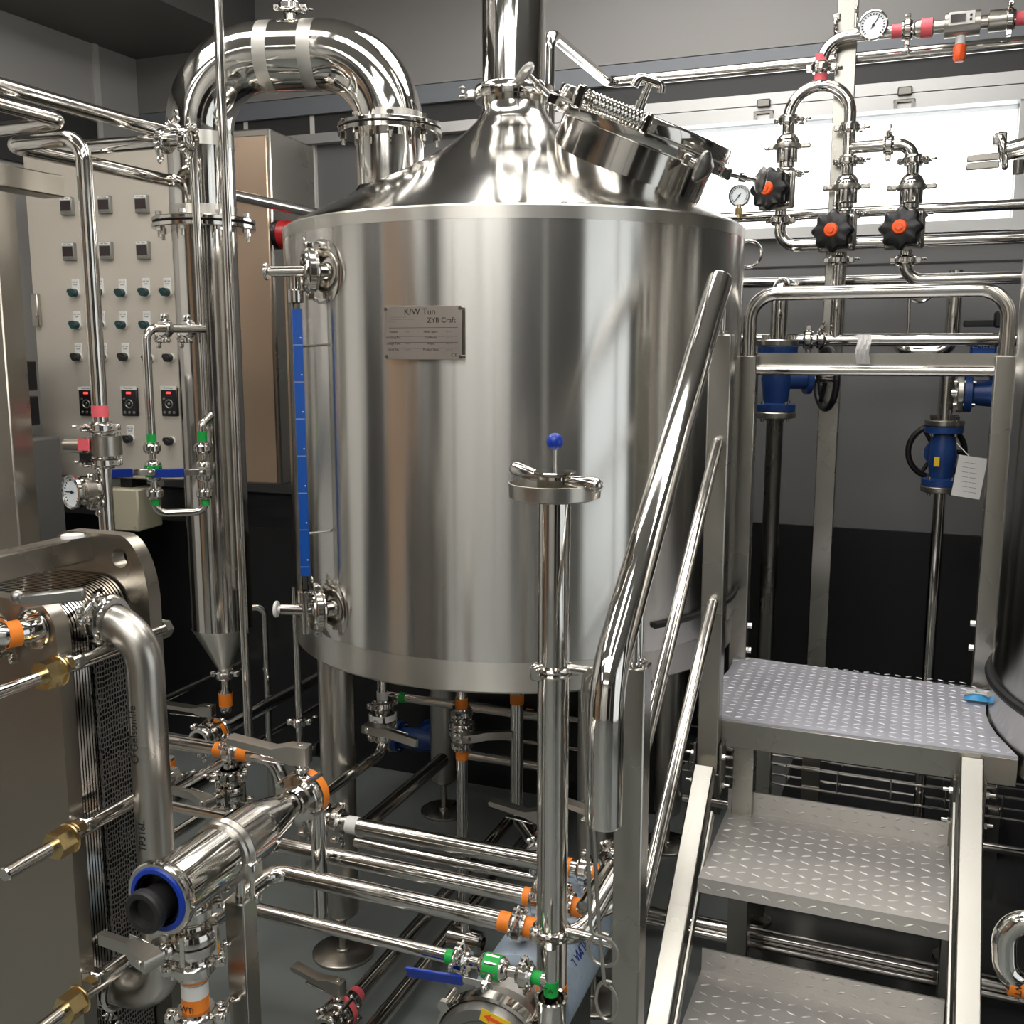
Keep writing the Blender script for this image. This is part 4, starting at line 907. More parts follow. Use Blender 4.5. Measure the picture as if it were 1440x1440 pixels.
# sight loop with two ball valves
sa = PD(210, 560, 2.74); sb_ = PD(286, 650, 2.80)
l0 = PD(264, 455, 2.84); zl0 = zat(sa, 461)
pipe('sample_tube', 'thin tube looping off the column side down to a green taped clamp', [V((l0.x+.03, l0.y+.03, zl0)), V((sa.x, sa.y, zl0)), atz(sa, zat(sa, 632))], .0115, .035, clamps=[(V((sa.x+(l0.x-sa.x)*.45, sa.y+(l0.y-sa.y)*.45, zl0)), (l0-sa).xy.to_3d(), -Z_-Y_*.3), (V((l0.x, l0.y, zl0)), (l0-sa).xy.to_3d(), -Z_-Y_*.2)], tapes=[(atz(sa, zat(sa, 618)), Z_, .014, 'green')])
for s_, lb in ((sa, 'blue lever ball valve on the thin sample tube beside the column'), (sb_, 'blue lever ball valve on the tube at the face of the column')):
    vz = zat(s_, 662); hh = vz-zat(s_, 692)
    ballvalve(lb, atz(s_, vz), Z_, .0095, tocam+side*.15, -side, .125, 'green' if s_ is sa else None)
zu_ = zat(sa, 722)
pipe('loop_tube', 'small U tube joining the lower ends of two ball valves', [atz(sa, zat(sa, 692)), atz(sa, zu_), atz(sb_, zu_-.0), atz(sb_, zat(sb_, 692))], .0105, .028, tapes=[(atz(sa, zat(sa, 706)), Z_, .010, 'green'), (atz(sb_, zat(sb_, 706)), Z_, .009, 'green')])
pipe('sample_tube', 'short tube with green tape over the valve on the column face', [atz(sb_, zat(sb_, 632)), atz(sb_, zat(sb_, 596)), atz(sb_, zat(sb_, 596))+V((.0, .04, .02))], .0115, .02, tapes=[(atz(sb_, zat(sb_, 614)), Z_, .014, 'green')])
# ------------------------------------------------------------------ low pipework under and in front of the tank
def lev(pa, pb, y):
    a, b = PY(*pa, y), PY(*pb, y); z = (a.z+b.z)/2; return V((a.x, y, z)), V((b.x, y, z))
def along(a, b, px):                     # point of a level X run under image column px
    r = ray(px, 0); x0, y0 = a.x, a.y
    lo, hi = 0., 1.
    for _ in range(40):
        m = (lo+hi)/2; p = a+(b-a)*m; v = p-C0; u = 720+F*v.dot(rt)/v.dot(fw)
        if u < px: lo = m
        else: hi = m
    return a+(b-a)*lo
def tapes(a, b, L): return [(along(a, b, px), X_, hl, m) for px, hl, m in L]
A, B = lev((478, 1162), (868, 1227), 1.98)
pipe('pipe_run', 'upper level pipe under the tank with white tape at one end and orange tapes', [A, B], .0195, clamps=[(along(A, B, 823), X_, -Z_)], tapes=tapes(A, B, [(497, .014, 'whitetape'), (797, .012, 'orange'), (845, .016, 'orange')]))
P1A, P1z = A, A.z
butterfly('small valve with upright stem at the white taped end of upper pipe', A-X_*.05, X_, .0195, Z_-Y_*.1, -Y_+X_*.2, .05)
A, B = lev((500, 1191), (770, 1231), 2.09)
pipe('pipe_run', 'thin plain pipe just behind the upper level pipe under the tank', [A, B], .0125)
A, B = lev((374, 1196), (852, 1270), 1.85)
pipe('pipe_run', 'middle level pipe with bright orange tapes passing behind the standpipe', [A+V((.0, -.28, 0)), A, B, B+V((.04, .16, .06))], .0180, .05, clamps=[(along(A, B, 758), X_, Z_), (along(A, B, 797), X_, -Z_)], tapes=tapes(A, B, [(744, .011, 'orange'), (817, .018, 'orange')]))
A, B = lev((385, 1239), (815, 1303), 1.74)
pipe('pipe_run', 'lower thick level pipe with two orange tapes either side of clamp by standpipe', [A+V((.0, -.33, 0)), A, B, B+V((.05, .20, .10))], .0190, .05, clamps=[(along(A, B, 731), X_, Z_*.9-Y_*.5)], tapes=tapes(A, B, [(712, .013, 'orange'), (749, .014, 'orange')]))
A, B = lev((335, 1277), (452, 1298), 1.80)
pipe('return_pipe', 'upright pipe before the tank leg turning level at the bottom', [A, B, atz(B, zat(B, 1120))], .0165, .035)
A, B = lev((330, 1284), (776, 1367), 1.56)
pipe('pipe_run', 'thin lowest pipe ending in green taped ball valve at the standpipe foot', [A, along(A, B, 655)], .0122, clamps=[], tapes=tapes(A, B, [(638, .014, 'green')]))
vb = along(A, B, 694)
ballvalve('ball valve with long blue lever low beside the yellow stickered pump', vb, X_, .0100, -Y_-Z_*.35, -X_*1-Z_*.05, .155, 'green')
gp = along(A, B, 775)
pipe('dosing_pipe', 'thin upright pipe with green tape dropping into the open cup', [along(A, B, 728), gp], .0110, tapes=[(along(A, B, 752), X_, .014, 'green')])
TP = pipe('drop_tube', 'slim upright tube with green tape standing in the open cup', [atz(gp, zat(gp, 1405)), atz(gp, zat(gp, 1332))], .0118, tapes=[(atz(gp, zat(gp, 1388)), Z_, .014, 'green')])
text(TP, 'TW', .012, atz(gp, zat(gp, 1388))-Y_*.0135, -Y_, Z_)
CU = thing('drain_cup', 'open steel cup receiving slim tube in front of the standpipe', 'cup', atz(gp, zat(gp, 1400)-.12))
czz = zat(gp, 1402)
part(CU, 'bowl', MB().lathe([(.0, czz-.075), (.026, czz-.075), (.027, czz-.004), (.030, czz), (.027, czz+.002), (.023, czz), (.022, czz-.06), (0, czz-.062)], atz(gp, 0), Z_, 36), 'steel')
part(CU, 'stem', MB().cyl(atz(gp, czz-.20), atz(gp, czz-.07), .015), 'steel'); clamp(CU, atz(gp, czz-.085), Z_, .022, X_)
tape(Q, atz(rb, zat(rb, 1395)), atz(rb, zat(rb, 1382)), rr, 'orange')
# uprights below the tank
def upright(name, label, px, py0, py1, y, r, **k):
    p = PY(px, (py0+py1)/2, y); return p, pipe(name, label, [atz(p, zat(p, py1)), atz(p, zat(p, py0))]+k.pop('extra', []), r, **k)
p = PY(539, 1050, 2.36)
pipe('tank_outlet', 'outlet pipe under tank edge dropping through valve to the upper pipe', [V((p.x-.02, 1.99, P1z+.01)), atz(p, P1z+.02), atz(p, zat(p, 955))], .0140, .04, tapes=[(atz(p, zat(p, 979)), Z_, .014, 'whitetape')])
butterfly('butterfly valve on tank outlet with flat handle, white tape above', atz(p, zat(p, 1012)), Z_, .0165, tocam*.92-side*.38, side*1-Z_*.08, .150, 'whitetape')
p = PY(650, 1100, 2.45); 
pipe('drain_pipe', 'long upright drain pipe under the middle of tank with orange tapes', [atz(p, zat(p, 1330)), atz(p, ZB+.02)], .0165, tapes=[(atz(p, zat(p, 990)), Z_, .018, 'orange'), (atz(p, zat(p, 1061)), Z_, .012, 'orange')])
butterfly('butterfly valve on drain pipe below tank centre, dark handle pointing back', atz(p, zat(p, 1024)), Z_, .0170, X_*.6-Y_*.8, X_*.8+Y_*.6, .12)
floor_e = atz(p, zat(p, 1325))
p = PY(727, 1050, 2.75)
pipe('drain_pipe', 'upright pipe behind the drain pipe with orange tape just under tank', [V((p.x+.12, p.y-.15, zat(p, 1150))), atz(p, zat(p, 1150)), atz(p, ZB+.02)], .0200, .05, tapes=[(atz(p, zat(p, 982)), Z_, .016, 'orange')])
A, B = lev((545, 981), (775, 1006), 2.95)
pipe('pipe_run', 'level pipe with green tape close under the tank floor', [A, B], .0160, tapes=tapes(A, B, [(567, .012, 'green')]))
A, B = lev((655, 1062), (800, 1083), 3.1); pipe('pipe_run', 'level pipe low behind the drain pipes in the dark', [A, B], .0170)
A, B = lev((660, 992), (860, 1018), 3.36); pipe('pipe_run', 'level pipe with orange tape far under the tank', [A, B], .0150, tapes=tapes(A, B, [(745, .014, 'orange'), (838, .016, 'orange')]))
A, B = lev((690, 1040), (860, 1056), 3.3); pipe('pipe_run', 'slim pair pipe between two others far under the tank', [A, B], .008)
# valves half hidden by the standpipe
p = PY(768, 1190, 2.12)
butterfly('butterfly valve with pink tape peeking out behind the standpipe', p, Y_, .0190, Z_, -X_, .14, 'pink', w=.026)
p = PY(878, 1200, 2.02)
butterfly('butterfly valve behind the lower stair post with raised handle', p, Y_*.9+X_*.3, .0190, Z_, -X_*.95+Y_*.1, .14, 'orange', w=.026)
pipe('pipe_run', 'sloping short pipe rising to the valve behind the stair post', [p-(Y_*.9+X_*.3)*.05, p-(Y_*.9+X_*.3)*.05-Y_*.20], .0150, .03)
# uprights and lines behind the column
p = PY(375, 950, 3.0); zt2 = zat(p, 853)
pipe('hook_pipe', 'slim upright pipe with hooked top behind the thin tube', [atz(p, .0), atz(p, zt2), V((p.x-.10, p.y-.10, zt2))], .0120, .03)
p = PY(419, 960, 2.62)
pipe('slim_pipe', 'slim upright pipe with clamp beside the tank leg', [atz(p, .0), atz(p, zat(p, 825))], .0110, clamps=[(atz(p, zat(p, 1015)), Z_, X_+Y_*.4)])
p2 = atz(p, zat(p, 1049)); LV = thing('side_tap', 'small tap knob sticking out of the slim pipe', 'tap', p2)
part(LV, 'stem', MB().cyl(p2, p2+X_*.06, .007), 'steel'); part(LV, 'disc', MB().disc(p2+X_*.065, X_, .024, .01, .003), 'black')
ax = cc.x
ve = PX(307, 1028, ax); zz = ve.z
pipe('manifold_pipe', 'dark reflective pipe slanting back from the column valve behind the tank leg', [V((ax, ve.y, zz)), V((ax, 3.39, zz))], .0225)
cv = V((ax, cc.y, 0)); 
CP = thing('coupling', 'ribbed coupling with orange tape under the column cone', 'coupling', atz(cv, zat(cv, 1000)))
part(CP, 'body', MB().lathe([(.012, zat(cv, 1002)), (.021, zat(cv, 998)), (.021, zat(cv, 972)), (.014, zat(cv, 968)), (.014, zat(cv, 950))], cv, Z_, 24), 'steel')
tape(CP, atz(cv, zat(cv, 992)), atz(cv, zat(cv, 974)), .0212, 'orange')
butterfly('butterfly valve under the column cone, orange tape, handle toward heat exchanger', V((ax, ve.y-.04, zz)), Y_, .0300, Z_, -X_*.95-Y_*.22, .185, 'orange', w=.034)
for (a_, b_, xx_, r_, lb) in (((228, 986), (420, 894), -2.55, .014, 'bright edged slanting pipe high in the dark corner'), ((330, 1052), (492, 972), -2.2, .010, 'slim slanting pipe low in the dark corner'), ((165, 1178), (330, 1062), -1.95, .030, 'dark thick slanting pipe behind the side pipe'), ((505, 1166), (622, 1070), -1.30, .021, 'dark capped slanting pipe between tank legs'), ((160, 1250), (322, 1105), -1.72, .014, 'dark slim slanting pipe near floor by strainer')):
    a, b = PX(*a_, xx_), PX(*b_, xx_); z = (a.z+b.z)/2
    pipe('slanting_pipe', lb, [V((xx_, a.y, z)), V((xx_, b.y, z))], r_, m='steel')
A, B = lev((205, 1038), (385, 1066), 1.98)
pipe('pipe_run', 'level pipe with two orange tapes running behind the side pipe to a clamp', [A, B, B+V((.03, .03, -.14))], .0180, .04, clamps=[(along(A, B, 326), X_, Z_)], tapes=tapes(A, B, [(310, .012, 'orange'), (343, .014, 'orange')]))
tq_ = along(A, B, 322)
pipe('branch_pipe', 'short upright branch below the clamp of the orange taped pipe', [tq_-Z_*.26, tq_], .0160, clamps=[(tq_-Z_*.06, Z_, -X_)])
butterfly('butterfly valve on the short branch with bar handle behind side pipe', tq_-Z_*.105, Z_, .0160, -Y_-X_*.3, -X_, .12, w=.02)
hk = along(A, B, 352)-Z_*.02; pipe('bend_pipe', 'short bent pipe behind the strainer valve', [hk+Y_*.05, hk+X_*.05+Y_*.05, hk+X_*.05+Y_*.05-Z_*.16], .0130, .04)
A, B = lev((225, 1133), (385, 1160), 1.75); pipe('pipe_run', 'level pipe passing behind the strainer housing', [A, B], .0120)
tv = PY(238, 1075, 2.02); pipe('branch_pipe', 'small orange taped branch half hidden by the side pipe', [tv-Z_*.1, tv+Z_*.02], .0140, clamps=[(tv-Z_*.03, Z_, X_)], tapes=[(tv, Z_, .012, 'orange')])
# pipes lying along the floor
f1 = PZ(490, 1412, .085); f2 = PZ(640, 1262, .085); x1 = (f1.x+f2.x)/2
pipe('floor_pipe', 'dark shiny pipe along the floor with pink taped valve at its end', [V((f1.x, f1.y-.02, .085)), V((f1.x, f2.y+.5, .085))], .0200, tapes=[(V((f1.x, f1.y+.03, .085)), Y_, .012, 'pink')])
butterfly('butterfly valve on the floor pipe with handle and pink tape', V((f1.x, f1.y-.045, .085)), Y_, .0200, Z_, -X_*.95+Y_*.1, .13, 'pink', w=.026)
f3 = PZ(560, 1402, .06); pipe('floor_pipe', 'dark shiny pipe along the floor nearer the pump', [V((f3.x, f3.y-.6, .06)), V((f3.x, f3.y+1.4, .06))], .0200)
f5 = PZ(655, 1322, .10); VB = thing('floor_tee', 'small dark fitting on the floor below the drain pipe', 'fitting', atz(f5, 0)); part(VB, 'body', MB().lathe([(.018, -.05), (.03, -.045), (.03, .045), (.018, .05)], f5, X_, 24), 'steel'); part(VB, 'stem', MB().cyl(atz(f5, 0), atz(f5, .2), .014), 'steel')
# pump
pc_ = PD(688, 1482, 1.86); pz = max(pc_.z, .125)
pc_ = V((pc_.x, pc_.y, pc_.z))
PU = thing('pump', 'centrifugal pump with yellow arrow sticker and film wrapped motor', 'pump', atz(pc_, 0))
part(PU, 'volute', MB().lathe([(0, -.020), (.040, -.020), (.046, -.014), (.070, -.012), (.076, -.018), (.096, -.018), (.100, -.012), (.104, 0), (.106, .004), (.106, .020), (.096, .026), (.096, .060), (.05, .07)], pc_, Y_, 64), 'castiron')
part(PU, 'clamp_band', MB().lathe([(.106, -.003), (.112, -.001), (.112, .022), (.106, .024)], pc_, Y_, 64), 'steel')
st_c = pc_+Z_*.0835-Y_*.0195+X_*.020
ya = (X_*.97-Z_*.24).normalized(); yb_ = V((0, -1, 0)); yc = yb_.cross(ya); 
sk = part(PU, 'arrow_sticker', MB().box(st_c, .058, .024, .0012, (ya, -yb_.cross(ya), yb_), 0), 'yellow', 'yellow sticker')
hw = [(-.022, 0), (-.010, .008), (-.010, .0035), (.022, .0035), (.022, -.0035), (-.010, -.0035), (-.010, -.008)]
part(sk, 'arrow', MB().prism(hw, st_c-Y_*.0007, ya, Z_*.97+X_*.24, -Y_, .0006), 'orangecap', 'orange arrow')
mot = pc_+Y_*.15
part(PU, 'motor', MB().lathe([(0, 0), (.070, 0), (.098, .012), (.100, .03), (.100, .36), (.094, .375), (0, .38)], mot, Y_, 56), 'film', 'motor wrapped in pale blue film')
part(PU, 'lantern', MB().cyl(pc_+Y_*.06, mot, .06, .085), 'castiron')
part(PU, 'foot', MB().box(atz(mot+Y_*.18, .02), .18, .30, .04).box(atz(mot+Y_*.18, (pc_.z-.08)/2+.02), .12, .2, max(.04, pc_.z-.1)), 'castiron')
part(PU, 'terminal_box', MB().box(mot+Y_*.17+Z_*.1+X_*.03, .09, .10, .05, None, .008), 'film')
fn = (X_*.35+Z_*.8-Y_*.2).normalized()
for (t, s, a, yy_) in (('NIFILM', .030, .95, .10), ('V A L', .024, .95, .05)):
    n_ = (X_*math.sin(a)+Z_*math.cos(a)).normalized(); text(PU, t, s, mot+Y_*(yy_+.06)+n_*.1006, n_, n_.cross(Y_)*-1, 'blue', 'film_printing')
for k in range(4):
    q = pc_+V((math.cos(.8+k*PI/2)*.118, 0, math.sin(.8+k*PI/2)*.118)); part(PU, 'clamp_bolt', MB().cyl(q-Y_*.01, q+Y_*.035, .007).hexa(q-Y_*.016, Y_, .012, .01), 'steel')
iz = pc_+V((0, -.02, 0)); 
# loose pressure tubes with coils hanging at the stair post
def coil(label, pts, c, rx, rz, y, r=.0033):
    P_ = [PY(px, py, y) for px, py in pts]; q = PY(*c, y+.01); n = 26
    ring = [q+X_*(rx*math.sin(2*PI*1.05*i/n+.25))+Z_*(rz*math.cos(2*PI*1.05*i/n+.25))+Y_*(.012*i/n) for i in range(n)]
    T = thing('coil_tube', label, 'tube', q-Z_*rz); part(T, 'tube', MB().tube(P_+ring, r, .012, 10), 'satin')
coil('thin metal tube ending in a round coil beside the film wrapped motor', [(846, 944), (832, 938), (821, 952), (819, 975), (824, 1100), (830, 1300), (834, 1314)], (846, 1339), .027, .027, 1.50)
coil('thin metal tube ending in a narrow coil low by the stair post', [(846, 950), (834, 946), (825, 960), (824, 985), (832, 1120), (842, 1300), (850, 1384)], (852, 1411), .020, .034, 1.51)
# bent pipe at the edge beside the stairs
e = PD(1412, 1335, 1.9); r_ = .0215
a, b, c, d = PY(1462, 1290, e.y), PY(1412, 1290, e.y), PY(1412, 1382, e.y), PY(1462, 1392, e.y)
UB = pipe('bent_pipe', 'polished pipe bend with orange tape beside the stair stringer at the edge', [a+X_*.15, b, c, d+X_*.15], r_, .05, tapes=[(d-X_*.038+Z_*.002, X_*1-Z_*.05, .014, 'orange'), (a-X_*.005, X_, .012, 'orange')], m='mirror')
text(UB, 'WTY', .016, d-X_*.038-Y_*.0235, -Y_, X_)
# ------------------------------------------------------------------ pipe rack behind the deck
YM = 3.40
def M_(px, py, y=YM): return PY(px, py, y)
sx_ = PY(1179, 300, 3.50)
for i, (p, w, top, lb) in enumerate(((sx_, .062, 2.72, 'flat steel upright carrying the valve manifold by the window'),)):
    T = thing('support_strip', lb, 'support', atz(p, 0)); part(T, 'strip', MB().box(atz(p, 1.36), w, .025, 2.71, None, .002), 'square'); part(T, 'foot_plate', MB().box(atz(p, .005), .1, .1, .01), 'square')
    for py in (40, 72, 300, 342):
        q = PY(1176, py, p.y-.02); part(T, 'pipe_clip', MB().torus(q+X_*.0-Y_*.02, X_, .023, .004, 24, 8).box(q-X_*.0+Z_*.033, .022, .012, .022, None, .003), 'steel')
def star_valve(label, px, py, y=YM, tilt=None):
    c = M_(px, py, y); d = (V((-.20, -1, .05)) if tilt is None else V(tilt)).normalized(); u = Z_.cross(d).normalized(); v = d.cross(u)
    T = thing('diaphragm_valve', label, 'valve', c-Z_*.07, 'star knob diaphragm valves')
    part(T, 'bonnet', MB().box(c-d*.005, .112, .112, .012, (u, v, d), .012).box(c-d*.022, .112, .112, .014, (u, v, d), .012), 'satin')
    part(T, 'body', MB().ball(c-d*.045, .036).cyl(c-d*.045-Z_*.075, c-d*.045+Z_*.075, .0185), 'steel')
    for i in (-1, 1):
        for j in (-1, 1): part(T, 'bolt', MB().hexa(c+u*(i*.044)+v*(j*.044)-d*.002, d, .008, .010).ball(c+u*(i*.044)+v*(j*.044)+d*.007, .006), 'steel')
    part(T, 'neck', MB().cyl(c, c+d*.03, .03), 'black')
    starknob(T, c+d*.020, d, .060, .036)
    return T, c-d*.045
V1, v1 = star_valve('star knob valve under the arch pipe nearest the manway, turned aside', 1090, 268, YM, (-.35, -1, .02))
V2, v2 = star_valve('middle star knob valve in front of the flat upright', 1176, 327)
V3, v3 = star_valve('star knob valve on the side branch beside the window edge', 1271, 323)
pr = .0185
a1 = zat(v1, 150); atop = M_(1146, 116).z
x1_, x2_ = v1.x+.012, v2.x+.012; ym = v2.y
ar = (x2_-x1_)/2
def chk(label, x, py, y=ym):
    p = V((x, y, 0)); z = zat(p, py)
    T = thing('check_valve', label, 'valve', V((x, y, z-.06)), 'bulged check valves')
    part(T, 'body', MB().lathe([(pr, -.075), (pr, -.068), (.024, -.064), (.024, -.052), (.033, -.050), (.034, -.046), (.034, -.012), (.037, -.010), (.037, .002), (.036, .012), (.032, .022), (.026, .030), (pr, .036), (pr, .07)], V((x, y, z)), Z_, 36), 'steel')
    cl = part(T, 'clamp', MB().lathe([(.036, -.012), (.0415, -.010), (.0425, -.003), (.0415, .004), (.036, .006)], V((x, y, z)), Z_, 36).box(V((x-.056, y, z-.003)), .03, .016, .014, None, .003).box(V((x+.056, y, z-.003)), .03, .016, .014, None, .003), 'satin')
    part(cl, 'wing_nut', MB().cyl(V((x-.062, y-.02, z-.003)), V((x-.062, y+.02, z-.003)), .006), 'steel')
    for dz in (.075, -.085): clamp(T, V((x, y, z+dz)), Z_, pr, X_*.9-Y_*.3)
    return z
az_ = atop-ar
pts = [V((x1_, ym, zat(V((x1_, ym, 0)), 190)))]+[V((x1_+ar-ar*math.cos(PI*i/16), ym, az_+ar*math.sin(PI*i/16))) for i in range(17)]+[V((x2_, ym, zat(V((x2_, ym, 0)), 250)))]
AP = thing('arch_pipe', 'arched pipe joining two star knob valves in front of window', 'pipe', pts[0])
part(AP, 'tube', MB().tube(pts, pr), 'steel')
apx = V((x1_+ar, ym, atop)); clamp(AP, V((x2_, ym, zat(V((x2_, ym, 0)), 180))), Z_, pr, X_)
tape(AP, apx+Z_*.012, apx+Z_*.034, pr, 'pink'); part(AP, 'stub', MB().cyl(apx, apx+Z_*.05, pr), 'steel'); clamp(AP, apx+Z_*.052, Z_, pr, X_)
br = zat(V((x2_, ym, 0)), 208); x3_ = v3.x+.005
part(AP, 'side_branch', MB().tube([V((x2_, ym, br)), V((x3_, ym, br)), V((x3_, ym, zat(V((x3_, ym, 0)), 245)))], pr, .05), 'steel')
clamp(AP, V((x2_+(x3_-x2_)*.62, ym, br)), X_, pr, Z_)
chk('bulged check valve above the star valve nearest the manway', x1_, 205); chk('bulged check valve on the middle branch by the flat upright', x2_, 262); chk('bulged check valve on the side branch by the window edge', x3_, 262)
for c, x in ((v1, x1_), (v2, x2_), (v3, x3_)): pass
l1 = zat(v1, 346)
pipe('outlet_pipe', 'elbowed outlet pipe from the star valve running past the window sill', [v1-Z_*.04, atz(v1, l1), V((2.1, v1.y, l1))], pr, .05, clamps=[(atz(v1, zat(v1, 310)), Z_, X_)])
l2 = zat(v2, 478)
pipe('outlet_pipe', 'straight outlet pipe dropping from the middle star valve to level header', [atz(v2, l2), v2-Z_*.04], pr, clamps=[(atz(v2, zat(v2, 366)), Z_, X_)])
l3 = zat(v3, 394)
pipe('outlet_pipe', 'elbowed outlet pipe under the side star valve above guard rail', [v3-Z_*.04, atz(v3, l3), V((2.1, v3.y, l3))], pr, .05, clamps=[(atz(v3, zat(v3, 366)), Z_, X_)])
A, B = lev((1040, 479), (1440, 477), v2.y)
pipe('header_pipe', 'level header pipe with paired clamps just above the guard rail bar', [A-X_*.3, B+X_*1.2], .0200, clamps=[(along(A, B, 1137), X_, -Z_), (along(A, B, 1156), X_, Z_)])
A, B = lev((1045, 301), (1440, 292), 3.72); pipe('wall_pipe', 'level pipe crossing the lower part of the window', [A-X_*.6, B+X_*1.2], .0175)
A, B = lev((1042, 397), (1290, 394), 3.72); pipe('wall_pipe', 'level pipe on the wall joined to the blue valve riser', [A-X_*.5, B+X_*.1], .0175)
A, B = lev((905, 108), (1440, 63), 3.55)
s0 = PY(856, 112, 3.55); z_s = (A.z+B.z)/2
vx = PX(772, 54, s0.x)
pipe('steam_pipe', 'pipe rising beside the vent stack then slanting back to the window wall', [V((vx.x, vx.y, zat(V((vx.x, vx.y, 0)), 175))), V((vx.x, vx.y, z_s)), V((s0.x, 3.55, z_s)), V((B.x+1.2, 3.55, z_s))], .0185, .05)
# metering line with dial, flow meter and pink tapes
A, B = lev((1170, 52), (1440, 27), ym); zt3 = (A.z+B.z)/2
ML = thing('metering_pipe', 'top pipe with pink tapes bending down into the arch pipe', 'pipe', apx+Z_*.06)
part(ML, 'tube', MB().tube([apx+Z_*.055, V((apx.x, ym, zt3)), V((B.x+.8, ym, zt3))], pr, .075), 'steel')
tape(ML, apx+Z_*.066, apx+Z_*.090, pr, 'pink')
def onM(px): return along(V((A.x, ym, zt3)), V((B.x+.5, ym, zt3)), px)
for px in (1262, 1406, 1434): tape(ML, onM(px)-X_*.016, onM(px)+X_*.016, pr, 'pink')
clamp(ML, onM(1276), X_, pr, -Z_); clamp(ML, onM(1420), X_, pr, Z_)
FM = thing('flow_meter', 'steel flow meter with small display and orange plug below', 'meter', onM(1360)-Z_*.08)
part(FM, 'body', MB().lathe([(pr, -.145), (.026, -.135), (.026, -.095), (pr, -.090), (pr, -.062), (.035, -.060), (.035, .035), (pr, .037), (pr, .055), (.030, .058), (.030, .11), (pr, .112)], onM(1360), X_, 36), 'satin')
tape(FM, onM(1303)-X_*.016, onM(1303)+X_*.016, .0262, 'pink')
dp = onM(1352)-Y_*.036+Z_*.008
fpn = part(FM, 'display', MB().box(dp, .070, .004, .036, None, .001), 'whitetape'); part(fpn, 'screen', MB().box(dp-Y_*.003-X_*.010, .040, .002, .022), 'screen'); part(fpn, 'buttons', MB().box(dp-Y_*.003+X_*.024+Z_*.006, .006, .002, .006).box(dp-Y_*.003+X_*.024-Z_*.006, .006, .002, .006), 'ink')
part(FM, 'plug', MB().cyl(onM(1352)-Z_*.030, onM(1352)-Z_*.055, .014), 'white'); part(FM, 'plug_nut', MB().lathe([(0, -.105), (.013, -.103), (.018, -.095), (.018, -.06), (.014, -.055)], onM(1352), Z_, 8), 'orangecap', 'orange plug nut')
tdp = onM(1229)-Y_*.05+Z_*.010
DT = thing('thermometer', 'round dial thermometer on the metering pipe beside the pink tape', 'thermometer', tdp-Z_*.045)
part(DT, 'stem', MB().cyl(tdp+Y_*.05, tdp, .012), 'steel'); gauge(DT, tdp, V((-.05, -1, -.05)), .043, .02, needle=.6)
part(DT, 'wing_nut', MB().cyl(tdp-X_*.05+Z_*.0, tdp-X_*.05+Z_*.05, .005).ball(tdp-X_*.05+Z_*.05, .012, X_, .5), 'steel')
# pressure gauge beside the manway
pg = PY(1040, 275, 3.66)
PG = thing('pressure_gauge', 'small dial pressure gauge on the wall pipe beside the manway', 'gauge', pg-Z_*.06)
part(PG, 'stem', MB().cyl(pg-Z_*.075, pg-Z_*.03, .008).hexa(pg-Z_*.062, Z_, .014, .02), 'brass'); gauge(PG, pg, V((-.12, -1, -.1)), .037, .025, 'darksteel', needle=-2.4)
# pig-tail siphons
def siphon(label, c, px, stem, y):
    q = PY(*c, y); r0_ = rad(px, q); T = thing('siphon_tube', label, 'tube', q-Z_*r0_)
    part(T, 'ring', MB().torus(q, Y_-X_*.15, r0_, .0055, 40, 8), 'steel'); a, b = PY(*stem[0], y), PY(*stem[1], y); part(T, 'stem', MB().cyl(a, b, .0055), 'steel'); return T
siphon('ring shaped siphon tube at the tank edge under the window', (1052, 357), 18, ((1036, 340), (1034, 385)), 3.66)
sg = siphon('ring shaped siphon tube over the guard rail hoop', (1294, 406), 18, ((1279, 402), (1277, 470)), 3.62)
# blue globe valves
def globe(label, c, a, face, sc=1., wheel=True):
    a = V(a).normalized(); face = V(face); face = (face-a*face.dot(a)).normalized(); c = V(c)
    T = thing('globe_valve', label, 'valve', c-Z_*.1, 'blue globe valves')
    k = sc
    part(T, 'body', MB().lathe([(.058*k, -.095*k), (.058*k, -.075*k), (.036*k, -.070*k), (.040*k, -.03*k), (.045*k, 0), (.040*k, .03*k), (.036*k, .070*k), (.058*k, .075*k), (.058*k, .095*k)], c, a, 32).cyl(c, c-face*.085*k, .030*k).cyl(c-face*.085*k, c-face*.10*k, .045*k), 'valveblue')
    for s in (-1, 1):
        f = part(T, 'flange', MB().disc(c+a*(s*.106*k), a, .060*k, .018*k), 'satin')
        u, v, w = basis(a)
        for i in range(4):
            q = c+a*(s*.095*k)+(u*math.cos(i*PI/2+.8)+v*math.sin(i*PI/2+.8))*.047*k
            part(f, 'bolt', MB().cyl(q-a*(.03*k), q+a*(.03*k), .006*k, n=10).hexa(q+a*(s*.022*k), a, .011*k, .012*k), 'steel')
    if wheel:
        w = MB().torus(c-face*.15*k, face, .088*k, .010*k, 40, 10)
        u, v, _ = basis(face)
        for i in range(3): w.cyl(c-face*.15*k, c-face*.15*k+(u*math.cos(i*2.094)+v*math.sin(i*2.094))*.088*k, .007*k)
        part(T, 'hand_wheel', w, 'black'); part(T, 'spindle', MB().cyl(c-face*.08*k, c-face*.17*k, .011*k), 'steel')
    return T
g = PY(1325, 641, 3.55)
GV = globe('blue globe valve with black handwheel and white paper tag', g, Z_, -Y_*.9+X_*.1)
part(GV, 'nameplate', MB().box(g-Y_*.046-X_*.016-Z_*.015, .016, .004, .030), 'yellow', 'small yellow plate')
pipe('valve_pipe', 'upright pipe with tee carrying the tagged blue valve', [atz(g, 0.02), atz(g, g.z-.11)], .0185); 
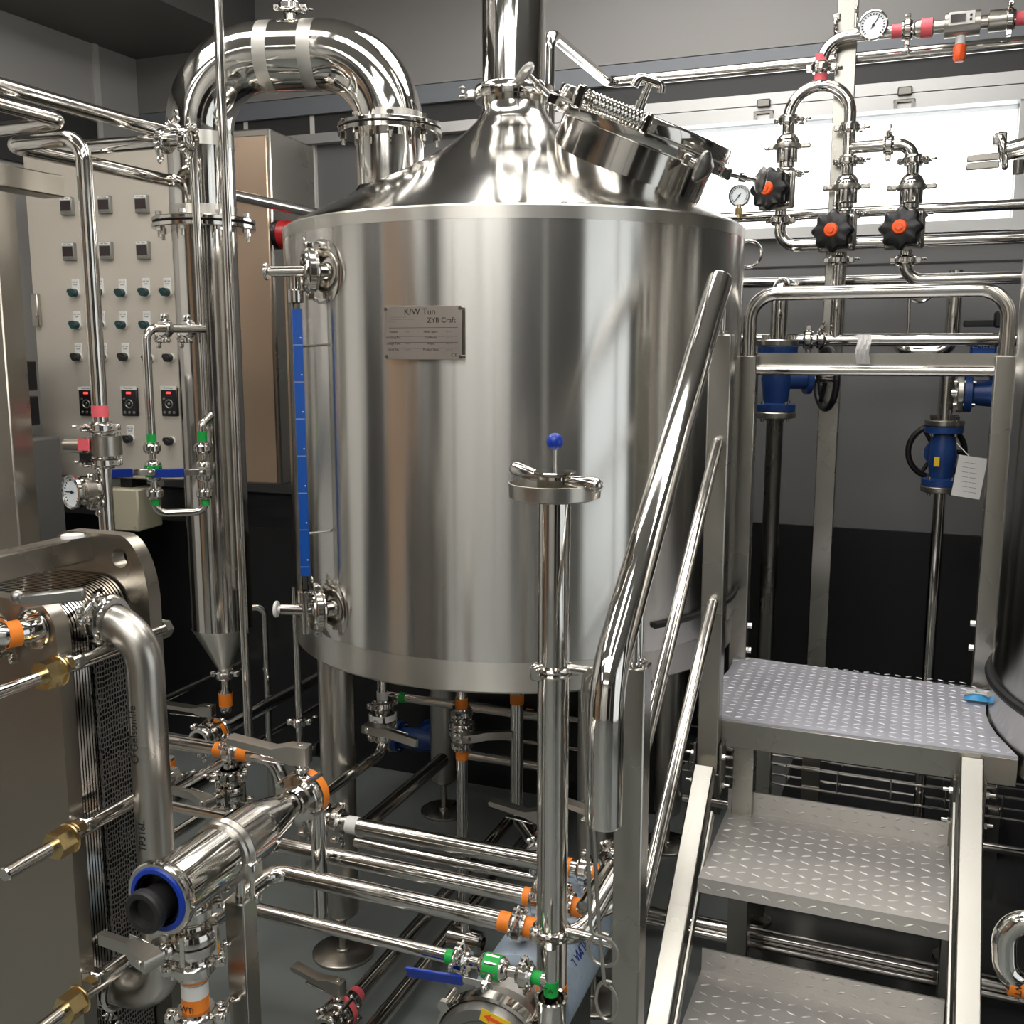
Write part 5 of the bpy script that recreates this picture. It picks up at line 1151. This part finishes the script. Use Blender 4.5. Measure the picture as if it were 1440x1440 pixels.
pipe('valve_pipe', 'upright tee pipe above tagged blue valve behind the guard rail', [atz(g, g.z+.11), atz(g, g.z+.19), atz(g, zat(g, 500))], .0230, tapes=[])
tg_ = PY(1363, 671, 3.44)
TA = thing('paper_tag', 'white printed paper tag hanging from the blue globe valve', 'tag', tg_-Z_*.07)
tx_ = (X_*.98+Z_*.10).normalized(); tz_ = V((0, -1, 0)).cross(tx_)*-1
part(TA, 'card', MB().box(tg_, .082, .001, .128, ((X_*.985-Z_*.12).normalized(), Y_, (Z_*.985+X_*.12).normalized()), 0), 'whitetape')
for i in range(7): text(TA, ('CERTIFICATE', 'Type   ----', 'DN     25', 'PN     16', 'Temp  ---', 'Date  ----', 'Test   OK')[i] if 0 else '---- -----', .0135, tg_-Y_*.0012+Z_*(.045-i*.015), -Y_, Z_+X_*.12)
part(TA, 'string', MB().cyl(tg_+Z_*.06, tg_+Z_*.10-X_*.04+Y_*.04, .0015, n=6), 'whitetape')
te = PY(1327, 552, 3.55); h = PY(1392, 553, 3.55)
pipe('branch_pipe', 'short level branch from the tee to the sideways blue valve', [te, V((PY(1358, 552, 3.55).x, te.y, te.z))], .0185)
globe('blue globe valve lying sideways behind the guard rail post', V((PY(1405, 553, 3.55).x, te.y, te.z)), X_, -Y_*.2-Z_, 1.05, False)
pb_ = PY(1382, 494, 3.50)
BB = thing('actuator_box', 'blue box with white lettering and black lever behind the guard rail', 'actuator', pb_-Z_*.05)
part(BB, 'case', MB().box(pb_, .072, .09, .085, None, .006), 'gaugeblue', 'bright blue case')
text(BB, '合格证', .024, pb_-Y_*.0465+Z_*.018, -Y_, Z_, 'whitetape'); part(BB, 'white_panel', MB().box(pb_-Y_*.0455-Z_*.030, .03, .002, .014), 'whitetape')
lb_ = PY(1382, 455, 3.50); part(BB, 'lever', MB().bar(lb_-X_*.055, lb_+X_*.08, .024, .020, Y_, .004).box(lb_+X_*.06+Z_*.012, .06, .04, .05, None, .006), 'black', 'black lever')
g = PY(1092, 533, 3.30)
globe('blue globe valve half hidden by the guard rail post', g, Z_, -Y_*.4-X_*.9, 1.05)
pipe('valve_pipe', 'dark upright pipe below the valve by the guard rail post', [atz(g, .02), atz(g, g.z-.11)], .0260, m='darksteel')
pipe('valve_pipe', 'upright pipe joining wall pipe to the blue valve by guard rail', [atz(g, g.z+.11), atz(g, zat(g, 400)), V((g.x, 3.72, zat(g, 400)))], .0260, .06)
p = PY(1341, 440, 3.75); zb5 = zat(p, 494)
pipe('wall_riser', 'thick upright wall pipe turning level behind the guard rail bar', [atz(p, zat(p, 380)), atz(p, zb5), V((p.x-.16, p.y, zb5)), V((p.x-.16, p.y+.05, zb5+.03))], .0240, .05)
gq = PY(590, 1040, 3.25); globe('blue valve in the dark under the tank', gq, X_, -Y_, 1.0, False)
# wire cable tray and pipes in the dark below the deck
CT = thing('cable_tray', 'black wire basket cable tray along the wall below deck', 'tray', (0, 3.62, .16))
for y, z in ((3.48, .22), (3.48, .15), (3.56, .15), (3.66, .15), (3.74, .15), (3.74, .22)): part(CT, 'long_wire', MB().cyl((-.75, y, z), (2.4, y, z), .004, n=8), 'steel')
for k in range(18):
    x = -.7+k*.17; part(CT, 'cross_wire', MB().tube([(x, 3.478, .225), (x, 3.478, .148), (x, 3.742, .148), (x, 3.742, .225)], .003, .01, 6), 'steel')
for k in range(4): part(CT, 'bracket', MB().box((-.6+k*.9, 3.61, .075), .03, .26, .146), 'darksteel')
A, B = lev((1010, 1302), (1335, 1372), 2.62); pipe('floor_pipe', 'dark shiny pipe across the floor under steps', [A-X_*.3, B+X_*.6], .020)
A, B = lev((1010, 1315), (1335, 1388), 2.60); pipe('floor_pipe', 'second dark pipe lying beside the other under steps', [A-X_*.3, B+X_*.6], .012)
A, B = lev((960, 1133), (1440, 1186), 3.20); pipe('floor_pipe', 'bright edged pipe behind the steps below deck', [A, B+X_*.4], .014)
# valve on the second tank's cone at the edge
tv = PD(1410, 214, 2.35)
TV = thing('butterfly_valve', 'valve with two flat handle blades on the second tank at the edge', 'valve', tv-Z_*.04)
part(TV, 'tube', MB().tube([tv, tv+X_*.06+Z_*.012, tv+X_*.3-Z_*.02], .021, .05), 'steel')
part(TV, 'clamp', MB().torus(tv, X_*1+Z_*.2, .034, .007, 36, 10).box(tv+Z_*.03-X_*.008, .03, .02, .03, None, .004), 'steel')
for dz in (-.002, -.020): part(TV, 'handle', MB().bar(tv-X_*.005+Z_*(dz-.006), tv-X_*.075+Z_*(dz-.018+.010), .010, .016, Y_, .002), 'satin')
part(TV, 'thread', MB().cyl(tv+X_*.035-Z_*.02, tv+X_*.035-Z_*.05, .012), 'darksteel')

# ------------------------------------------------------------------ look
scene.view_settings.view_transform = 'Standard'
scene.view_settings.look = 'None'
scene.view_settings.exposure = .45
scene.cycles.max_bounces = 12; scene.cycles.glossy_bounces = 6; scene.cycles.transparent_max_bounces = 12
scene.cycles.sample_clamp_indirect = 8
scene.cycles.use_denoising = True
